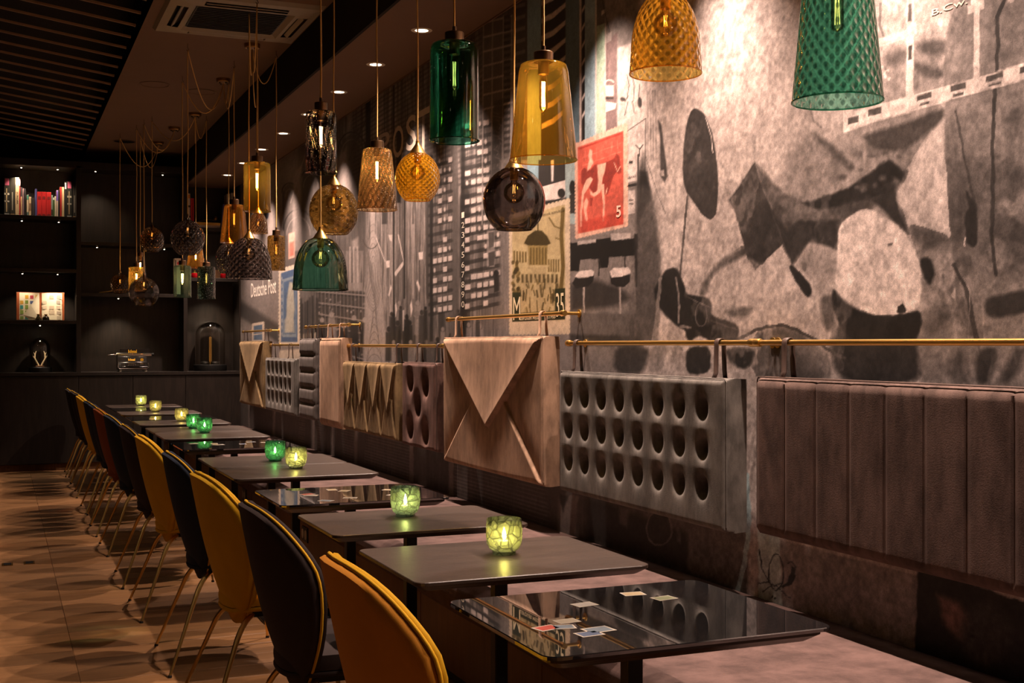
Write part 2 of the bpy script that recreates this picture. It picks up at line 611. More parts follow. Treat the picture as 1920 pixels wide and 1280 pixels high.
# ------------------------------------------------------------------ tables
M['table_wood'] = wood('smoked_oak_table', (68, 55, 47), 0.34, (2.2, 9, 9), 2.2, 0.36, 0.35, 0.12, 0.2)
t_ = NT('black_glass')
M['black_glass'] = t_.done(t_.bsdf((0.006, 0.006, 0.0065), 0.015, 0, 0.5, None, IOR=2.5))
t_ = NT('glass_edge')
M['glass_edge'] = t_.done(t_.bsdf((0.02, 0.045, 0.035), 0.12, 0, 0.6))
TX0, TX1 = 1.055, 1.792


def top_mesh(w, d, wood_):
    """top with chamfered underside, origin at its centre on the upper face"""
    m = MB()
    o1 = rrect(w, d, 0.035)
    o2 = rrect(w - 0.001, d - 0.001, 0.035)
    o3 = rrect(w - 0.055, d - 0.055, 0.025)
    n = len(o1)
    if wood_:
        layers = [(rrect(w - 0.004, d - 0.004, 0.033), 0.0), (o1, -0.002), (o1, -0.010), (o3, -0.028)]
    else:
        layers = [(rrect(w - 0.004, d - 0.004, 0.033), 0.0), (o1, -0.002), (o1, -0.009)]
    vs = [(x, y, z) for lay, z in layers for x, y in lay]
    fs = [tuple(range(n))]
    for i in range(len(layers) - 1):
        for k in range(n):
            q = (k + 1) % n
            fs.append((i * n + k, (i + 1) * n + k, (i + 1) * n + q, i * n + q))
    fs.append(tuple((len(layers) - 1) * n + k for k in range(n - 1, -1, -1)))
    return m.add(vs, fs)


def table(y0, y1, kind, label):
    w, d = TX1 - TX0, y1 - y0
    t = empty('bistro_table', ((TX0 + TX1) / 2, (y0 + y1) / 2, 0), 0, label, 'table', 'small tables along the banquette')
    if kind == 'wood':
        o = top_mesh(w, d, True).build('table_top', M['table_wood'], t); o.location.z = 0.745
        zb = 0.717
    else:
        o = top_mesh(w, d, False).build('glass_top', M['black_glass'], t); o.location.z = 0.745
        o = top_mesh(w - 0.03, d - 0.03, True).build('under_panel', M['table_wood'], t); o.location.z = 0.7355
        zb = 0.7075
    MB().box(-0.021, 0.021, -0.021, 0.021, 0.012, zb - 0.012).build('column', M['black_metal'], t, bevel=0.003)
    MB().box(-0.17, 0.17, -0.17, 0.17, zb - 0.012, zb).build('mounting_plate', M['black_metal'], t, bevel=0.002)
    MB().box(-0.20, 0.20, -0.20, 0.20, 0.0, 0.012).build('base_plate', M['black_metal'], t, bevel=0.003)
    return t


stamp_cols = [(150, 60, 50), (90, 104, 114), (150, 142, 124), (112, 120, 90), (156, 138, 102), (66, 82, 106), (150, 146, 140)]
stamp_m = [plain('stamp_print', c, 0.4, 0, 0.25, 90) for c in stamp_cols]
stamp_b = plain('stamp_paper', (168, 160, 146), 0.5, 0, 0.05, 30)


def stamps(t, spots, z=0.7452):
    for (x, y, rz, ci, s) in spots:
        Ms = Matrix.Translation((x, y, z)) @ Matrix.Rotation(rz, 4, 'Z')
        o = MB().box(-0.030 * s, 0.030 * s, -0.022 * s, 0.022 * s, 0, 0.0003, Ms).build('stamp', stamp_b, t)
        MB().box(-0.025 * s, 0.025 * s, -0.0175 * s, 0.0175 * s, 0.0003, 0.0005, Ms).build('stamp_picture', stamp_m[ci], o)


tabs = [
    (2.325, 2.950, 'glass', 'black glass topped table with scattered stamps, nearest the camera'),
    (3.190, 3.800, 'wood', 'dark wood table with one lit green candle glass, behind the nearest glass table'),
    (4.095, 4.665, 'wood', 'dark wood table with one candle glass, just in front of the second black glass table'),
    (4.945, 5.520, 'glass', 'black glass topped table between the third and fourth wooden table tops'),
    (6.005, 6.617, 'wood', 'dark wood table holding a yellow-green candle glass, nearer half of the first pushed-together pair'),
    (6.620, 7.232, 'wood', 'dark wood table holding a teal candle glass, farther half of the first pushed-together pair'),
    (7.80, 8.43, 'glass', 'black glass table with stamps beyond the first pair of wooden tables'),
    (8.72, 9.36, 'wood', 'dark wood table with the nearer of the two deep green candle glasses'),
    (9.363, 10.0, 'wood', 'dark wood table with the farther of the two deep green candle glasses'),
    (10.32, 10.94, 'wood', 'dark wood table in front of the third black glass table'),
    (11.02, 11.62, 'glass', 'black glass table mirroring a candle glass, third from the bookcase'),
    (11.92, 12.52, 'wood', 'narrow-looking dark wood table, third last before the bookcase'),
    (12.60, 13.20, 'glass', 'dim black glass table, second last before the bookcase'),
    (13.30, 13.92, 'wood', 'last dark wood table, right in front of the bookcase cupboards'),
]
T = [table(*a) for a in tabs]
def on_t(t, u, v):
    p = at(u, v, Z=0.745)
    return p.x - t.location.x, p.y - t.location.y
sp = []
for (u, v, ci, s, rz) in ((1025, 1177, 0, 1.0, 0.25), (1057, 1175, 1, 0.9, -0.2), (1063, 1164, 2, 0.95, 0.1), (1122, 1180, 1, 1.15, 0.12), (1105, 1188, 5, 1.0, 0.1),
                          (1096, 1133, 6, 1.0, 0.15), (1187, 1113, 4, 1.0, -0.1), (1245, 1121, 3, 1.0, 0.15)):
    x, y = on_t(T[0], u, v)
    sp.append((x, y, rz, ci, s))
stamps(T[0], sp)
stamps(T[3], [(R.uniform(-0.25, 0.25), R.uniform(-0.2, 0.2), R.uniform(0, 3), R.randrange(7), 1.0) for k in range(8)])
stamps(T[6], [(R.uniform(-0.25, 0.25), R.uniform(-0.2, 0.2), R.uniform(0, 3), R.randrange(7), 1.0) for k in range(7)])
stamps(T[10], [(R.uniform(-0.25, 0.25), R.uniform(-0.2, 0.2), R.uniform(0, 3), R.randrange(7), 1.0) for k in range(5)])

# ------------------------------------------------------------------ chairs
CH = 0.92


def back_pt(rho, phi, off):
    """point of the beetle-shaped back; rho 0..1 out to the rim, off = offset along the front direction"""
    cy, sy = math.cos(phi), math.sin(phi)
    e = 0.72
    y = math.copysign(abs(cy) ** e, cy) * rho
    z = math.copysign(abs(sy) ** e, sy) * rho
    # shield outline: broad shoulders, long taper to the bottom
    zz = (z + 1) / 2
    wid = 0.275 * (0.60 + 0.56 * math.sin(min(1.0, zz * 1.18) * math.pi * 0.56) - 0.10 * max(0, zz - 0.72) / 0.28)
    Y = y * wid / 1.03
    Z = 0.362 + (CH - 0.362) * zz
    X = -0.165 - 0.095 * max(0, zz) ** 1.1 + 1.15 * Y * Y + 0.06 * (1 - zz) ** 3
    return Vector((X + off * 0.97, Y, Z + off * 0.15))


def seat_pt(rho, phi, off):
    cx, sx = math.cos(phi), math.sin(phi)
    e = 0.85
    x = math.copysign(abs(cx) ** e, cx) * rho
    y = math.copysign(abs(sx) ** e, sx) * rho
    X = 0.055 + 0.225 * x
    Y = 0.238 * y * (1 - 0.10 * max(0, -x))
    Z = 0.432 + 0.045 * max(0, abs(y) - 0.45) ** 1.5 * 1.4 - 0.022 * max(0, x) ** 2 + off
    return Vector((X, Y, Z))


def disc(fn, off0, off1, nr=9, na=40, dome=0.0):
    """closed pad between two offsets of a disc-shaped surface"""
    m = MB()
    vs, fs = [fn(0, 0, off1 + dome)], []
    for i in range(1, nr + 1):
        r = i / nr
        for k in range(na):
            vs.append(fn(r, 2 * math.pi * k / na, off1 + dome * (1 - r ** 4)))
    for k in range(na):
        fs.append((0, 1 + k, 1 + (k + 1) % na))
    for i in range(nr - 1):
        for k in range(na):
            q = (k + 1) % na
            fs.append((1 + i * na + k, 1 + (i + 1) * na + k, 1 + (i + 1) * na + q, 1 + i * na + q))
    n0 = len(vs)
    for k in range(na): vs.append(fn(1.012, 2 * math.pi * k / na, (off0 + off1) / 2))
    n1 = len(vs)
    for i in range(nr, 0, -1):
        r = i / nr
        for k in range(na):
            vs.append(fn(r, 2 * math.pi * k / na, off0))
    vs.append(fn(0, 0, off0))
    base = 1 + (nr - 1) * na
    for k in range(na):
        q = (k + 1) % na
        fs.append((base + k, n0 + k, n0 + q, base + q))
        fs.append((n0 + k, n1 + k, n1 + q, n0 + q))
    for i in range(nr - 1):
        for k in range(na):
            q = (k + 1) % na
            fs.append((n1 + i * na + k, n1 + (i + 1) * na + k, n1 + (i + 1) * na + q, n1 + i * na + q))
    l = len(vs) - 1
    for k in range(na):
        fs.append((n1 + (nr - 1) * na + k, l, n1 + (nr - 1) * na + (k + 1) % na))
    return m.add(vs, fs)


me_back = disc(back_pt, -0.020, 0.002)
me_front = disc(back_pt, 0.006, 0.024, dome=0.006)
me_pipe = MB().tube([back_pt(1.015, 2 * math.pi * k / 64, 0.004) for k in range(64)], 0.0045, 6, closed=True)
me_seat = disc(seat_pt, 0.0, 0.045, dome=0.012)
me_sshell = disc(seat_pt, -0.018, -0.003)
me_spipe = MB().tube([seat_pt(1.012, 2 * math.pi * k / 48, 0.0) for k in range(48)], 0.0045, 6, closed=True)


def leg(sx, sy):
    fx, fy = (-0.275, 0.292) if sx < 0 else (0.235, 0.262)
    top = Vector((0.03 + sx * 0.10, sy * 0.11, 0.405))
    foot = Vector((fx, sy * fy, 0.006))
    k1 = Vector((0.03 + sx * 0.155, sy * 0.175, 0.398))
    pts = [top]
    for i in range(1, 8):     # rounded knee
        f = i / 8
        a = top.lerp(k1, f)
        bq = k1.lerp(foot, f * 0.22)
        pts.append(a.lerp(bq, f))
    for i in range(0, 5):
        pts.append(k1.lerp(foot, 0.22 + 0.78 * i / 4))
    m = MB().tube(pts, [0.0105 - 0.0045 * max(0, i - 7) / 5 for i in range(len(pts))], 8)
    return m


def fabric(name, rgb, sheen=0.5):
    t = NT(name)
    v = t.coord('Object')
    w1 = t.n('ShaderNodeTexWave', wave_type='BANDS', bands_direction='Z')
    t.t.links.new(v, w1.inputs[0]); w1.inputs['Scale'].default_value = 180
    w2 = t.n('ShaderNodeTexWave', wave_type='BANDS', bands_direction='Y')
    t.t.links.new(v, w2.inputs[0]); w2.inputs['Scale'].default_value = 180
    wv = t.math('MULTIPLY', w1.outputs[1], w2.outputs[1])
    n = t.noise(v, 9, 4)
    c = lin(rgb)
    col = t.mix(n, tuple(x * 0.82 for x in c), tuple(min(1, x * 1.15) for x in c))
    return t.done(t.bsdf(col, 0.8, 0, 0.2, t.bump(wv, 0.15, 0.001), Sheen_Weight=sheen, Sheen_Roughness=0.4, Sheen_Tint=tuple(min(1, x * 1.3 + 0.03) for x in c)))


FAB = {'yellow': fabric('mustard_fabric', (196, 148, 22)), 'ochre': fabric('ochre_velvet', (176, 114, 30)),
       'black': fabric('black_brown_fabric', (44, 34, 32)), 'navy': fabric('navy_fabric', (26, 32, 44)), 'rust': fabric('rust_fabric', (128, 66, 26))}
PIPE = {'yellow': FAB['yellow'], 'ochre': FAB['yellow'], 'black': FAB['yellow'], 'navy': FAB['yellow'], 'rust': FAB['yellow']}
leg_mesh = {(sx, sy): leg(sx, sy).mesh('leg', M['brass'], True) for sx in (-1, 1) for sy in (-1, 1)}
bracket_me = MB().box(-0.10, 0.16, -0.125, 0.125, 0.396, 0.414).mesh('seat_bracket', M['black_metal'])
foot_me = MB().lathe([(0.0001, 0.0), (0.0085, 0.0), (0.0095, 0.004), (0.0075, 0.010)], 12).mesh('glide', M['black'], True)
CM = {}
for k_, fm in FAB.items():
    CM[k_] = [(me_back.mesh('back_shell', fm, True, 60), 'back_shell'),
              (me_front.mesh('back_cushion', FAB['yellow'] if k_ in ('yellow', 'ochre') else fm, True, 60), 'back_cushion'),
              (me_pipe.mesh('piping', PIPE[k_], True, 80), 'piping'),
              (me_seat.mesh('seat_cushion', FAB['yellow'] if k_ in ('yellow', 'ochre') else fm, True, 60), 'seat_cushion'),
              (me_sshell.mesh('seat_shell', fm, True, 60), 'seat_shell')]


def chair(y, kind, label, dx=0.0, rz=0.0):
    t = empty('dining_chair', (0.935 + dx, y, 0), rz, label, 'chair', 'row of upholstered chairs facing the banquette')
    for me, nm in CM[kind]: inst(me, nm, t)
    inst(bracket_me, 'seat_bracket', t)
    for (sx, sy), me in leg_mesh.items():
        l = inst(me, 'leg', t)
        fx, fy = (-0.275, 0.292) if sx < 0 else (0.235, 0.262)
        inst(foot_me, 'glide', l, (fx, sy * fy, 0))
    return t


chairs = [(2.66, 'ochre', 'ochre velvet chair with yellow edge, nearest the camera'),
          (3.69, 'black', 'black-brown chair with yellow piping, second from the camera'),
          (4.65, 'yellow', 'mustard yellow chair between the black-brown and the navy chair'),
          (5.58, 'navy', 'navy chair with yellow piping, between the two nearest mustard yellow chairs'),
          (6.68, 'yellow', 'mustard yellow chair, fifth from the camera, left of the navy chair'),
          (7.60, 'black', 'dark chair right behind the fifth, mustard yellow chair'),
          (8.76, 'navy', 'dark navy chair between the black one and the rust brown one'),
          (9.66, 'rust', 'rust brown upholstered chair, the only one in the row'),
          (10.30, 'navy', 'navy chair directly beyond the rust brown chair'),
          (10.95, 'navy', 'navy chair directly in front of the farthest mustard yellow chair'),
          (12.10, 'yellow', 'farthest mustard yellow chair in the row'),
          (12.75, 'black', 'dark chair directly beyond the farthest yellow chair'),
          (13.40, 'black', 'dark chair, second last before the bookcase'),
          (14.02, 'black', 'dark chair at the far end of the row by the bookcase')]
for i, (y, k_, lab) in enumerate(chairs):
    chair(y, k_, lab, R.uniform(-0.01, 0.01), R.uniform(-0.03, 0.03))
# ------------------------------------------------------------------ hanging back cushions and brass rails
M['strap'] = plain('leather_strap', (66, 48, 40), 0.6, 0, 0.2, 60)
VEL = {'mauve': velvet('mauve_brown_velvet', (98, 79, 72), 0.45), 'grey': velvet('grey_velvet', (112, 106, 100), 0.42),
       'tan': velvet('tan_velvet', (166, 134, 110), 0.5), 'plum': velvet('plum_brown_velvet', (104, 78, 70), 0.42),
       'olive': velvet('olive_velvet', (132, 108, 76), 0.42), 'slate': velvet('slate_velvet', (102, 94, 90), 0.5)}
XB, TK = 2.56, 0.10


def sm(x):
    return max(0.0, min(1.0, x))


def p_channel(s, z, L, H):
    p = L / 8.0
    q = (s % p) / p
    return 0.010 * (1 - (2 * q - 1) ** 8) ** 1.0 - 0.008


def dimples(pts, r, dep):
    def f(s, z, L, H):
        d = 0.0
        for (a, b_) in pts:
            x, y = s - a * L, z - b_ * H
            rr = math.sqrt(x * x + (y * 0.88) ** 2) / r
            d = min(d, -dep * math.exp(-(rr ** 2.4)) - 0.006 * math.exp(-(rr / 2.1) ** 2))
        return d
    return f


def p_fold(n):
    def f(s, z, L, H):
        w = L / n
        q = (s % w)
        a, b_ = q / w, z / H
        aa = min(a, 1 - a)
        # top flap |  lower triangle
        kx = 1.32 * H / w
        dv = (b_ - (1 - 1.32 * aa)) * H / math.hypot(1, kx)
        ky = 1.55 * H / w
        db = (1.55 * aa - b_) * H / math.hypot(1, ky)
        sc = 1.0 if n == 1 else 0.8
        rr = 0.11 if n == 1 else 0.055
        st = lambda d: 0.5 + 0.5 * math.tanh(d / 0.0032)
        a_, b2 = st(dv), st(db)
        top = 0.016 * sc * math.exp(-max(dv, 0) / rr)
        bot = b2 * 0.004 * sc * math.exp(-max(db, 0) / rr) - (1 - b2) * 0.015 * sc * math.exp(-abs(db) / (rr * 0.8)) - 0.013 * sc * math.exp(-max(-dv, 0) / (rr * 0.5))
        return a_ * top + (1 - a_) * bot
    return f


def p_rows(s, z, L, H):
    p = H / 5.0
    q = (z % p) / p
    return 0.022 * (1 - (2 * q - 1) ** 6) - 0.016


def p_plain(s, z, L, H):
    return 0.004 * math.sin(s * 9) * math.sin(z * 5)


def cushion(yf, yn, z0, z1, fn, mat, label, straps, zr, nu, nv):
    L, H = yf - yn, z1 - z0
    t = empty('back_cushion', (XB, yf, z0), 0, label, 'cushion', 'back cushions hung on brass rails')
    rnd = 0.022

    def pt(a, b_):
        s, z = a * L, b_ * H
        e = min(s, L - s, z, H - z)
        d = TK + fn(s, z, L, H) * sm(e / 0.03)
        if e < rnd: d -= rnd * (1 - math.sqrt(max(0, 1 - (1 - e / rnd) ** 2)))
        return (-d, -s, z)

    def spread(f, n_):      # finer near the borders
        return f
    m = MB()
    m.grid(pt, nu, nv)
    # side walls back to the wall side
    ring = [(i / (nu - 1), 0) for i in range(nu)] + [(1, j / (nv - 1)) for j in range(1, nv)] + [(i / (nu - 1), 1) for i in range(nu - 2, -1, -1)] + [(0, j / (nv - 1)) for j in range(nv - 2, 0, -1)]
    rp = [pt(a, b_) for a, b_ in ring]
    vs = rp + [(-TK * 0.5, p[1] + (0.004 if a == 0 else -0.004 if a == 1 else 0), p[2] + (0.003 if b_ == 1 else -0.003 if b_ == 0 else 0)) for p, (a, b_) in zip(rp, ring)] + [(0, p[1], p[2]) for p in rp]
    n = len(rp)
    fs = []
    for q in range(2):
        for i in range(n):
            j = (i + 1) % n
            fs.append((q * n + i, q * n + j, (q + 1) * n + j, (q + 1) * n + i))
    fs.append(tuple(2 * n + i for i in range(n)))
    m.add(vs, fs)
    m.build('pad', VEL[mat], t, True, ang=50)
    # piping along the top and the two ends of the front
    xs = -(TK - 0.012)
    loop = [(xs, 0.001, 0.02), (xs, 0.001, H - 0.01), (xs - 0.002, -0.01, H + 0.0015), (xs - 0.002, -L + 0.01, H + 0.0015), (xs, -L - 0.001, H - 0.01), (xs, -L - 0.001, 0.02)]
    MB().tube(loop, 0.0028, 6).build('piping', M['strap'] if mat in ('mauve', 'plum') else VEL[mat], t, True)
    for ys in straps:
        y = ys - yf
        zt = zr - z0
        pth = [(-0.060, H - 0.004), (-0.048, H + 0.02), (-0.046, zt - 0.01)]
        for k in range(7):
            a = math.pi * (1 - k / 6)
            pth.append((-0.030 + 0.0165 * math.cos(a), zt + 0.0165 * math.sin(a)))
        pth += [(-0.0135, zt - 0.01), (-0.010, H + 0.03), (-0.006, H - 0.004)]
        mm = MB()
        vs, fs = [], []
        for i, (x, z) in enumerate(pth):
            for dy in (-0.014, 0.014):
                vs += [(x, y + dy, z)]
        for i in range(len(pth) - 1):
            fs.append((2 * i, 2 * i + 1, 2 * i + 3, 2 * i + 2))
        o = mm.add(vs, fs).build('strap', M['strap'] if mat not in ('tan',) else VEL['tan'], t, True, fix=True)
        sd = o.modifiers.new('solid', 'SOLIDIFY'); sd.thickness = 0.003; sd.offset = 0
    return t


def ypx(u, X=2.46):
    return at(u, 646, X=X).y


g38 = [((k + 0.42) / 8.0 * 0.94 + 0.015, r) for k in range(8) for r in (0.27, 0.535, 0.80)]
g36 = [((k + 0.5) / 6.0 * 0.86 + 0.05, r) for k in range(6) for r in (0.27, 0.535, 0.80)]
g5 = [(0.24, 0.78), (0.70, 0.74), (0.47, 0.50), (0.24, 0.22), (0.70, 0.19)]
cushion(3.647, 2.285, 0.735, 1.285, p_channel, 'mauve', 'wide mauve-brown cushion with vertical channels, nearest the camera', (ypx(1478, 2.53), 2.40), 1.407, 160, 30)
cushion(5.284, 3.847, 0.705, 1.272, dimples(g38, 0.029, 0.076), 'grey', 'large grey velvet cushion with three rows of eight deep button holes', (ypx(1083, 2.53), ypx(1350, 2.53)), 1.407, 240, 96)
cushion(6.941, 5.489, 0.700, 1.440, p_fold(1), 'tan', 'large tan cushion folded like an envelope', (ypx(860, 2.53), ypx(1018, 2.53)), 1.553, 220, 124)
cushion(7.755, 7.087, 0.740, 1.285, dimples(g5, 0.046, 0.080), 'plum', 'plum-brown cushion with five big holes like a die', (ypx(787, 2.53), ypx(824, 2.53)), 1.392, 70, 60)
cushion(9.256, 7.897, 0.750, 1.270, p_fold(4), 'olive', 'olive-brown cushion with four pleated triangles beside the die-holed cushion', (ypx(663, 2.53), ypx(748, 2.53)), 1.392, 240, 80)
cushion(10.03, 9.352, 0.735, 1.452, p_plain, 'tan', 'tall plain tan cushion without a pattern', (ypx(619, 2.53), ypx(641, 2.53)), 1.557, 24, 24)
cushion(10.757, 10.178, 0.752, 1.450, p_rows, 'slate', 'tall slate grey cushion with horizontal bolsters', (ypx(581, 2.53), ypx(600, 2.53)), 1.557, 24, 80)
cushion(12.272, 10.949, 0.752, 1.268, dimples(g36, 0.033, 0.076), 'grey', 'smaller-looking grey cushion with three rows of six button holes', (ypx(513, 2.53), ypx(545, 2.53)), 1.397, 120, 56)
cushion(13.691, 12.407, 0.752, 1.434, p_fold(1), 'olive', 'olive envelope-fold cushion at the far end next to the bookcase', (ypx(461, 2.53), ypx(500, 2.53)), 1.545, 130, 80)


def rail(ya, yb, z, label, ends=(True, True)):
    t = empty('brass_rail', (2.53, ya, z), 0, label, 'rail', 'brass rails holding the back cushions')
    MB().lathe([(0.0001, 0), (0.0105, 0), (0.0105, yb - ya), (0.0001, yb - ya)], 14, axis='y').build('rod', M['brass'], t, True)
    for yy, on in ((0.012, ends[0]), (yb - ya - 0.012, ends[1])):
        if not on: continue
        MB().lathe([(0.0001, -0.020), (0.0135, -0.020), (0.0150, -0.016), (0.0150, 0.016), (0.0135, 0.020), (0.0001, 0.020)], 16, (0, yy, 0), 'y').build('end_collar', M['brass'], t, True)
        MB().lathe([(0.0001, 0.0), (0.008, 0.0), (0.008, 0.082), (0.020, 0.084), (0.020, 0.0895), (0.0001, 0.0895)], 16, (0, yy, 0), 'x').build('bracket', M['brass'], t, True)
    return t


rail(1.0, 3.742, 1.407, 'long brass rail carrying the mauve-brown channelled cushion')
rail(3.750, 5.33, 1.407, 'brass rail carrying the large button-holed grey cushion')
rail(5.373, 7.041, 1.553, 'high brass rail above the large tan envelope cushion')
rail(7.118, 9.373, 1.392, 'brass rail carrying the die-holed and the pleated cushion')
rail(9.325, 10.809, 1.557, 'high brass rail above the plain tan and the slate cushion')
rail(11.00, 12.325, 1.397, 'brass rail above the smaller button-holed grey cushion')
rail(12.34, 13.849, 1.545, 'high brass rail above the farthest envelope cushion')
# ------------------------------------------------------------------ glass pendants
def glass(name, tint, pattern=None, rim=0.25, seeds_glints=False, rough=0.03, body=0.0, nx=22, ny=20, amt=0.65):
    t = NT(name)
    lw = t.n('ShaderNodeLayerWeight')
    lw.inputs[0].default_value = 0.35
    c = tuple(x ** 0.5 for x in lin(tint))
    facing = t.math('POWER', lw.outputs[1], 2.2)
    col = t.mix(facing, c, tuple(x ** 1.6 * rim for x in c))
    uv = t.n('ShaderNodeUVMap')
    sep = t.n('ShaderNodeSeparateXYZ')
    t.t.links.new(uv.outputs[0], sep.inputs[0])
    u_, v_ = sep.outputs[0], sep.outputs[1]
    nm = None
    spark = None
    if pattern:
        if pattern == 'diamond':
            a = t.math('SINE', t.math('ADD', t.math('MULTIPLY', u_, nx * math.pi), t.math('MULTIPLY', v_, ny * math.pi)))
            b_ = t.math('SINE', t.math('SUBTRACT', t.math('MULTIPLY', u_, nx * math.pi), t.math('MULTIPLY', v_, ny * math.pi)))
            h = t.math('SUBTRACT', 1.0, t.math('MULTIPLY', t.math('ABSOLUTE', a), t.math('ABSOLUTE', b_)))
        elif pattern == 'twist':
            wob = t.noise(uv.outputs[0], 9, 2)
            a = t.math('SINE', t.math('ADD', t.math('MULTIPLY', wob, 3.0), t.math('ADD', t.math('MULTIPLY', u_, nx * 2 * math.pi), t.math('MULTIPLY', v_, ny * 2 * math.pi))))
            h = t.math('MULTIPLY', t.math('ADD', a, 1.0), 0.5)
        elif pattern == 'hammer':
            vo = t.n('ShaderNodeTexVoronoi', feature='F1')
            mp = t.n('ShaderNodeMapping')
            t.t.links.new(uv.outputs[0], mp.inputs[0])
            mp.inputs['Scale'].default_value = (nx, ny, 1)
            t.t.links.new(mp.outputs[0], vo.inputs['Vector'])
            vo.inputs['Scale'].default_value = 1
            h = t.math('MULTIPLY', vo.outputs['Distance'], 1.3)
        nm = t.bump(h, 0.9, 0.006)
        col = t.mix(t.math('MULTIPLY', t.ramp(h, [(0.2, 1.0), (0.55, 0.0)]), amt), col, tuple(x ** 1.5 * 0.16 for x in c))
    tr = t.n('ShaderNodeBsdfTransparent')
    t.set(tr.inputs[0], col)
    gl = t.n('ShaderNodeBsdfGlossy')
    gl.inputs['Roughness'].default_value = rough
    t.set(gl.inputs['Color'], (1, 0.96, 0.92))
    if nm is not None: t.set(gl.inputs['Normal'], nm)
    fr = t.n('ShaderNodeFresnel')
    fr.inputs[0].default_value = 1.5
    if nm is not None: t.set(fr.inputs['Normal'], nm)
    mx = t.n('ShaderNodeMixShader')
    t.t.links.new(t.math('MINIMUM', t.math('MULTIPLY', fr.outputs[0], 1.1), 0.9), mx.inputs[0])
    t.t.links.new(tr.outputs[0], mx.inputs[1])
    t.t.links.new(gl.outputs[0], mx.inputs[2])
    sh = mx.outputs[0]
    if body > 0:
        df = t.n('ShaderNodeBsdfTranslucent')
        t.set(df.inputs[0], tuple(min(1, x * 1.2) for x in c))
        m2 = t.n('ShaderNodeMixShader')
        m2.inputs[0].default_value = body
        t.t.links.new(sh, m2.inputs[1])
        t.t.links.new(df.outputs[0], m2.inputs[2])
        sh = m2.outputs[0]
    if seeds_glints:
        vo = t.n('ShaderNodeTexVoronoi', feature='F1')
        mp = t.n('ShaderNodeMapping')
        t.t.links.new(uv.outputs[0], mp.inputs[0])
        mp.inputs['Scale'].default_value = (46, 46 * 1.6, 1)
        t.t.links.new(mp.outputs[0], vo.inputs['Vector'])
        vo.inputs['Scale'].default_value = 1
        dot = t.math('LESS_THAN', vo.outputs['Distance'], 0.13)
        sepc = t.n('ShaderNodeSeparateColor')
        t.t.links.new(vo.outputs['Color'], sepc.inputs[0])
        dot = t.math('MULTIPLY', dot, t.math('GREATER_THAN', sepc.outputs[0], 0.45))
        tl = t.n('ShaderNodeBsdfDiffuse')
        t.set(tl.inputs[0], (0.95, 0.93, 0.9))
        m3 = t.n('ShaderNodeMixShader')
        t.t.links.new(t.math('MULTIPLY', dot, 0.75), m3.inputs[0])
        t.t.links.new(sh, m3.inputs[1])
        t.t.links.new(tl.outputs[0], m3.inputs[2])
        sh = m3.outputs[0]
    return t.done(sh)


AMB, AMBD, BRN, OLV = (248, 176, 52), (226, 140, 44), (156, 108, 58), (150, 112, 50)
GRN, GRN2, SMK, SMK2 = (42, 148, 112), (66, 138, 112), (104, 94, 92), (134, 122, 118)
G = {'amber': glass('amber_glass', AMB, body=0.022), 'amber_deep': glass('deep_amber_glass', AMBD, body=0.03),
     'amber_diamond': glass('amber_diamond_glass', (236, 160, 44), 'diamond', body=0.05, nx=20, ny=8),
     'amber_ball': glass('amber_twist_glass', (226, 152, 26), 'diamond', body=0.10, nx=22, ny=11),
     'brown_twist': glass('brown_twist_glass', BRN, 'twist', body=0.05, nx=20, ny=6, seeds_glints=True),
     'olive_ball': glass('olive_crackle_glass', OLV, 'hammer', body=0.06, nx=20, ny=13, amt=0.92, seeds_glints=True),
     'green': glass('green_glass', GRN, rim=0.4), 'green_bell': glass('green_bell_glass', (98, 178, 152), rim=0.4),
     'green_twist': glass('green_hammered_glass', (70, 156, 126), 'diamond', body=0.05, nx=24, ny=11, amt=0.75),
     'green_pale': glass('pale_green_glass', (120, 164, 138), rim=0.5, body=0.015), 'green_seed': glass('seeded_green_glass', (104, 146, 122), 'hammer', seeds_glints=True, nx=30, ny=18),
     'smoke': glass('smoke_glass', SMK), 'smoke_seed': glass('seeded_smoke_glass', (118, 106, 106), 'twist', seeds_glints=True, nx=12, ny=2.2),
     'smoke_diamond': glass('smoke_diamond_glass', (96, 84, 80), 'diamond', nx=20, ny=8, body=0.03, seeds_glints=True, amt=0.9),  # its white specks paint in the sparkle of refracted light
     'gold_ball': glass('gold_smoke_glass', (150, 108, 58), 'diamond', nx=20, ny=9, amt=0.35), 'clear': glass('clear_glass', (236, 226, 212)), 'smoke_clear': glass('pale_smoke_glass', (176, 166, 160))}
M['bulb_glass'] = glass('bulb_glass', (252, 226, 186), rim=0.7)
M['fil_hot'] = glow('filament_hot', (255, 206, 130), 260)
M['fil_dim'] = glow('filament_dim', (255, 190, 110), 7)


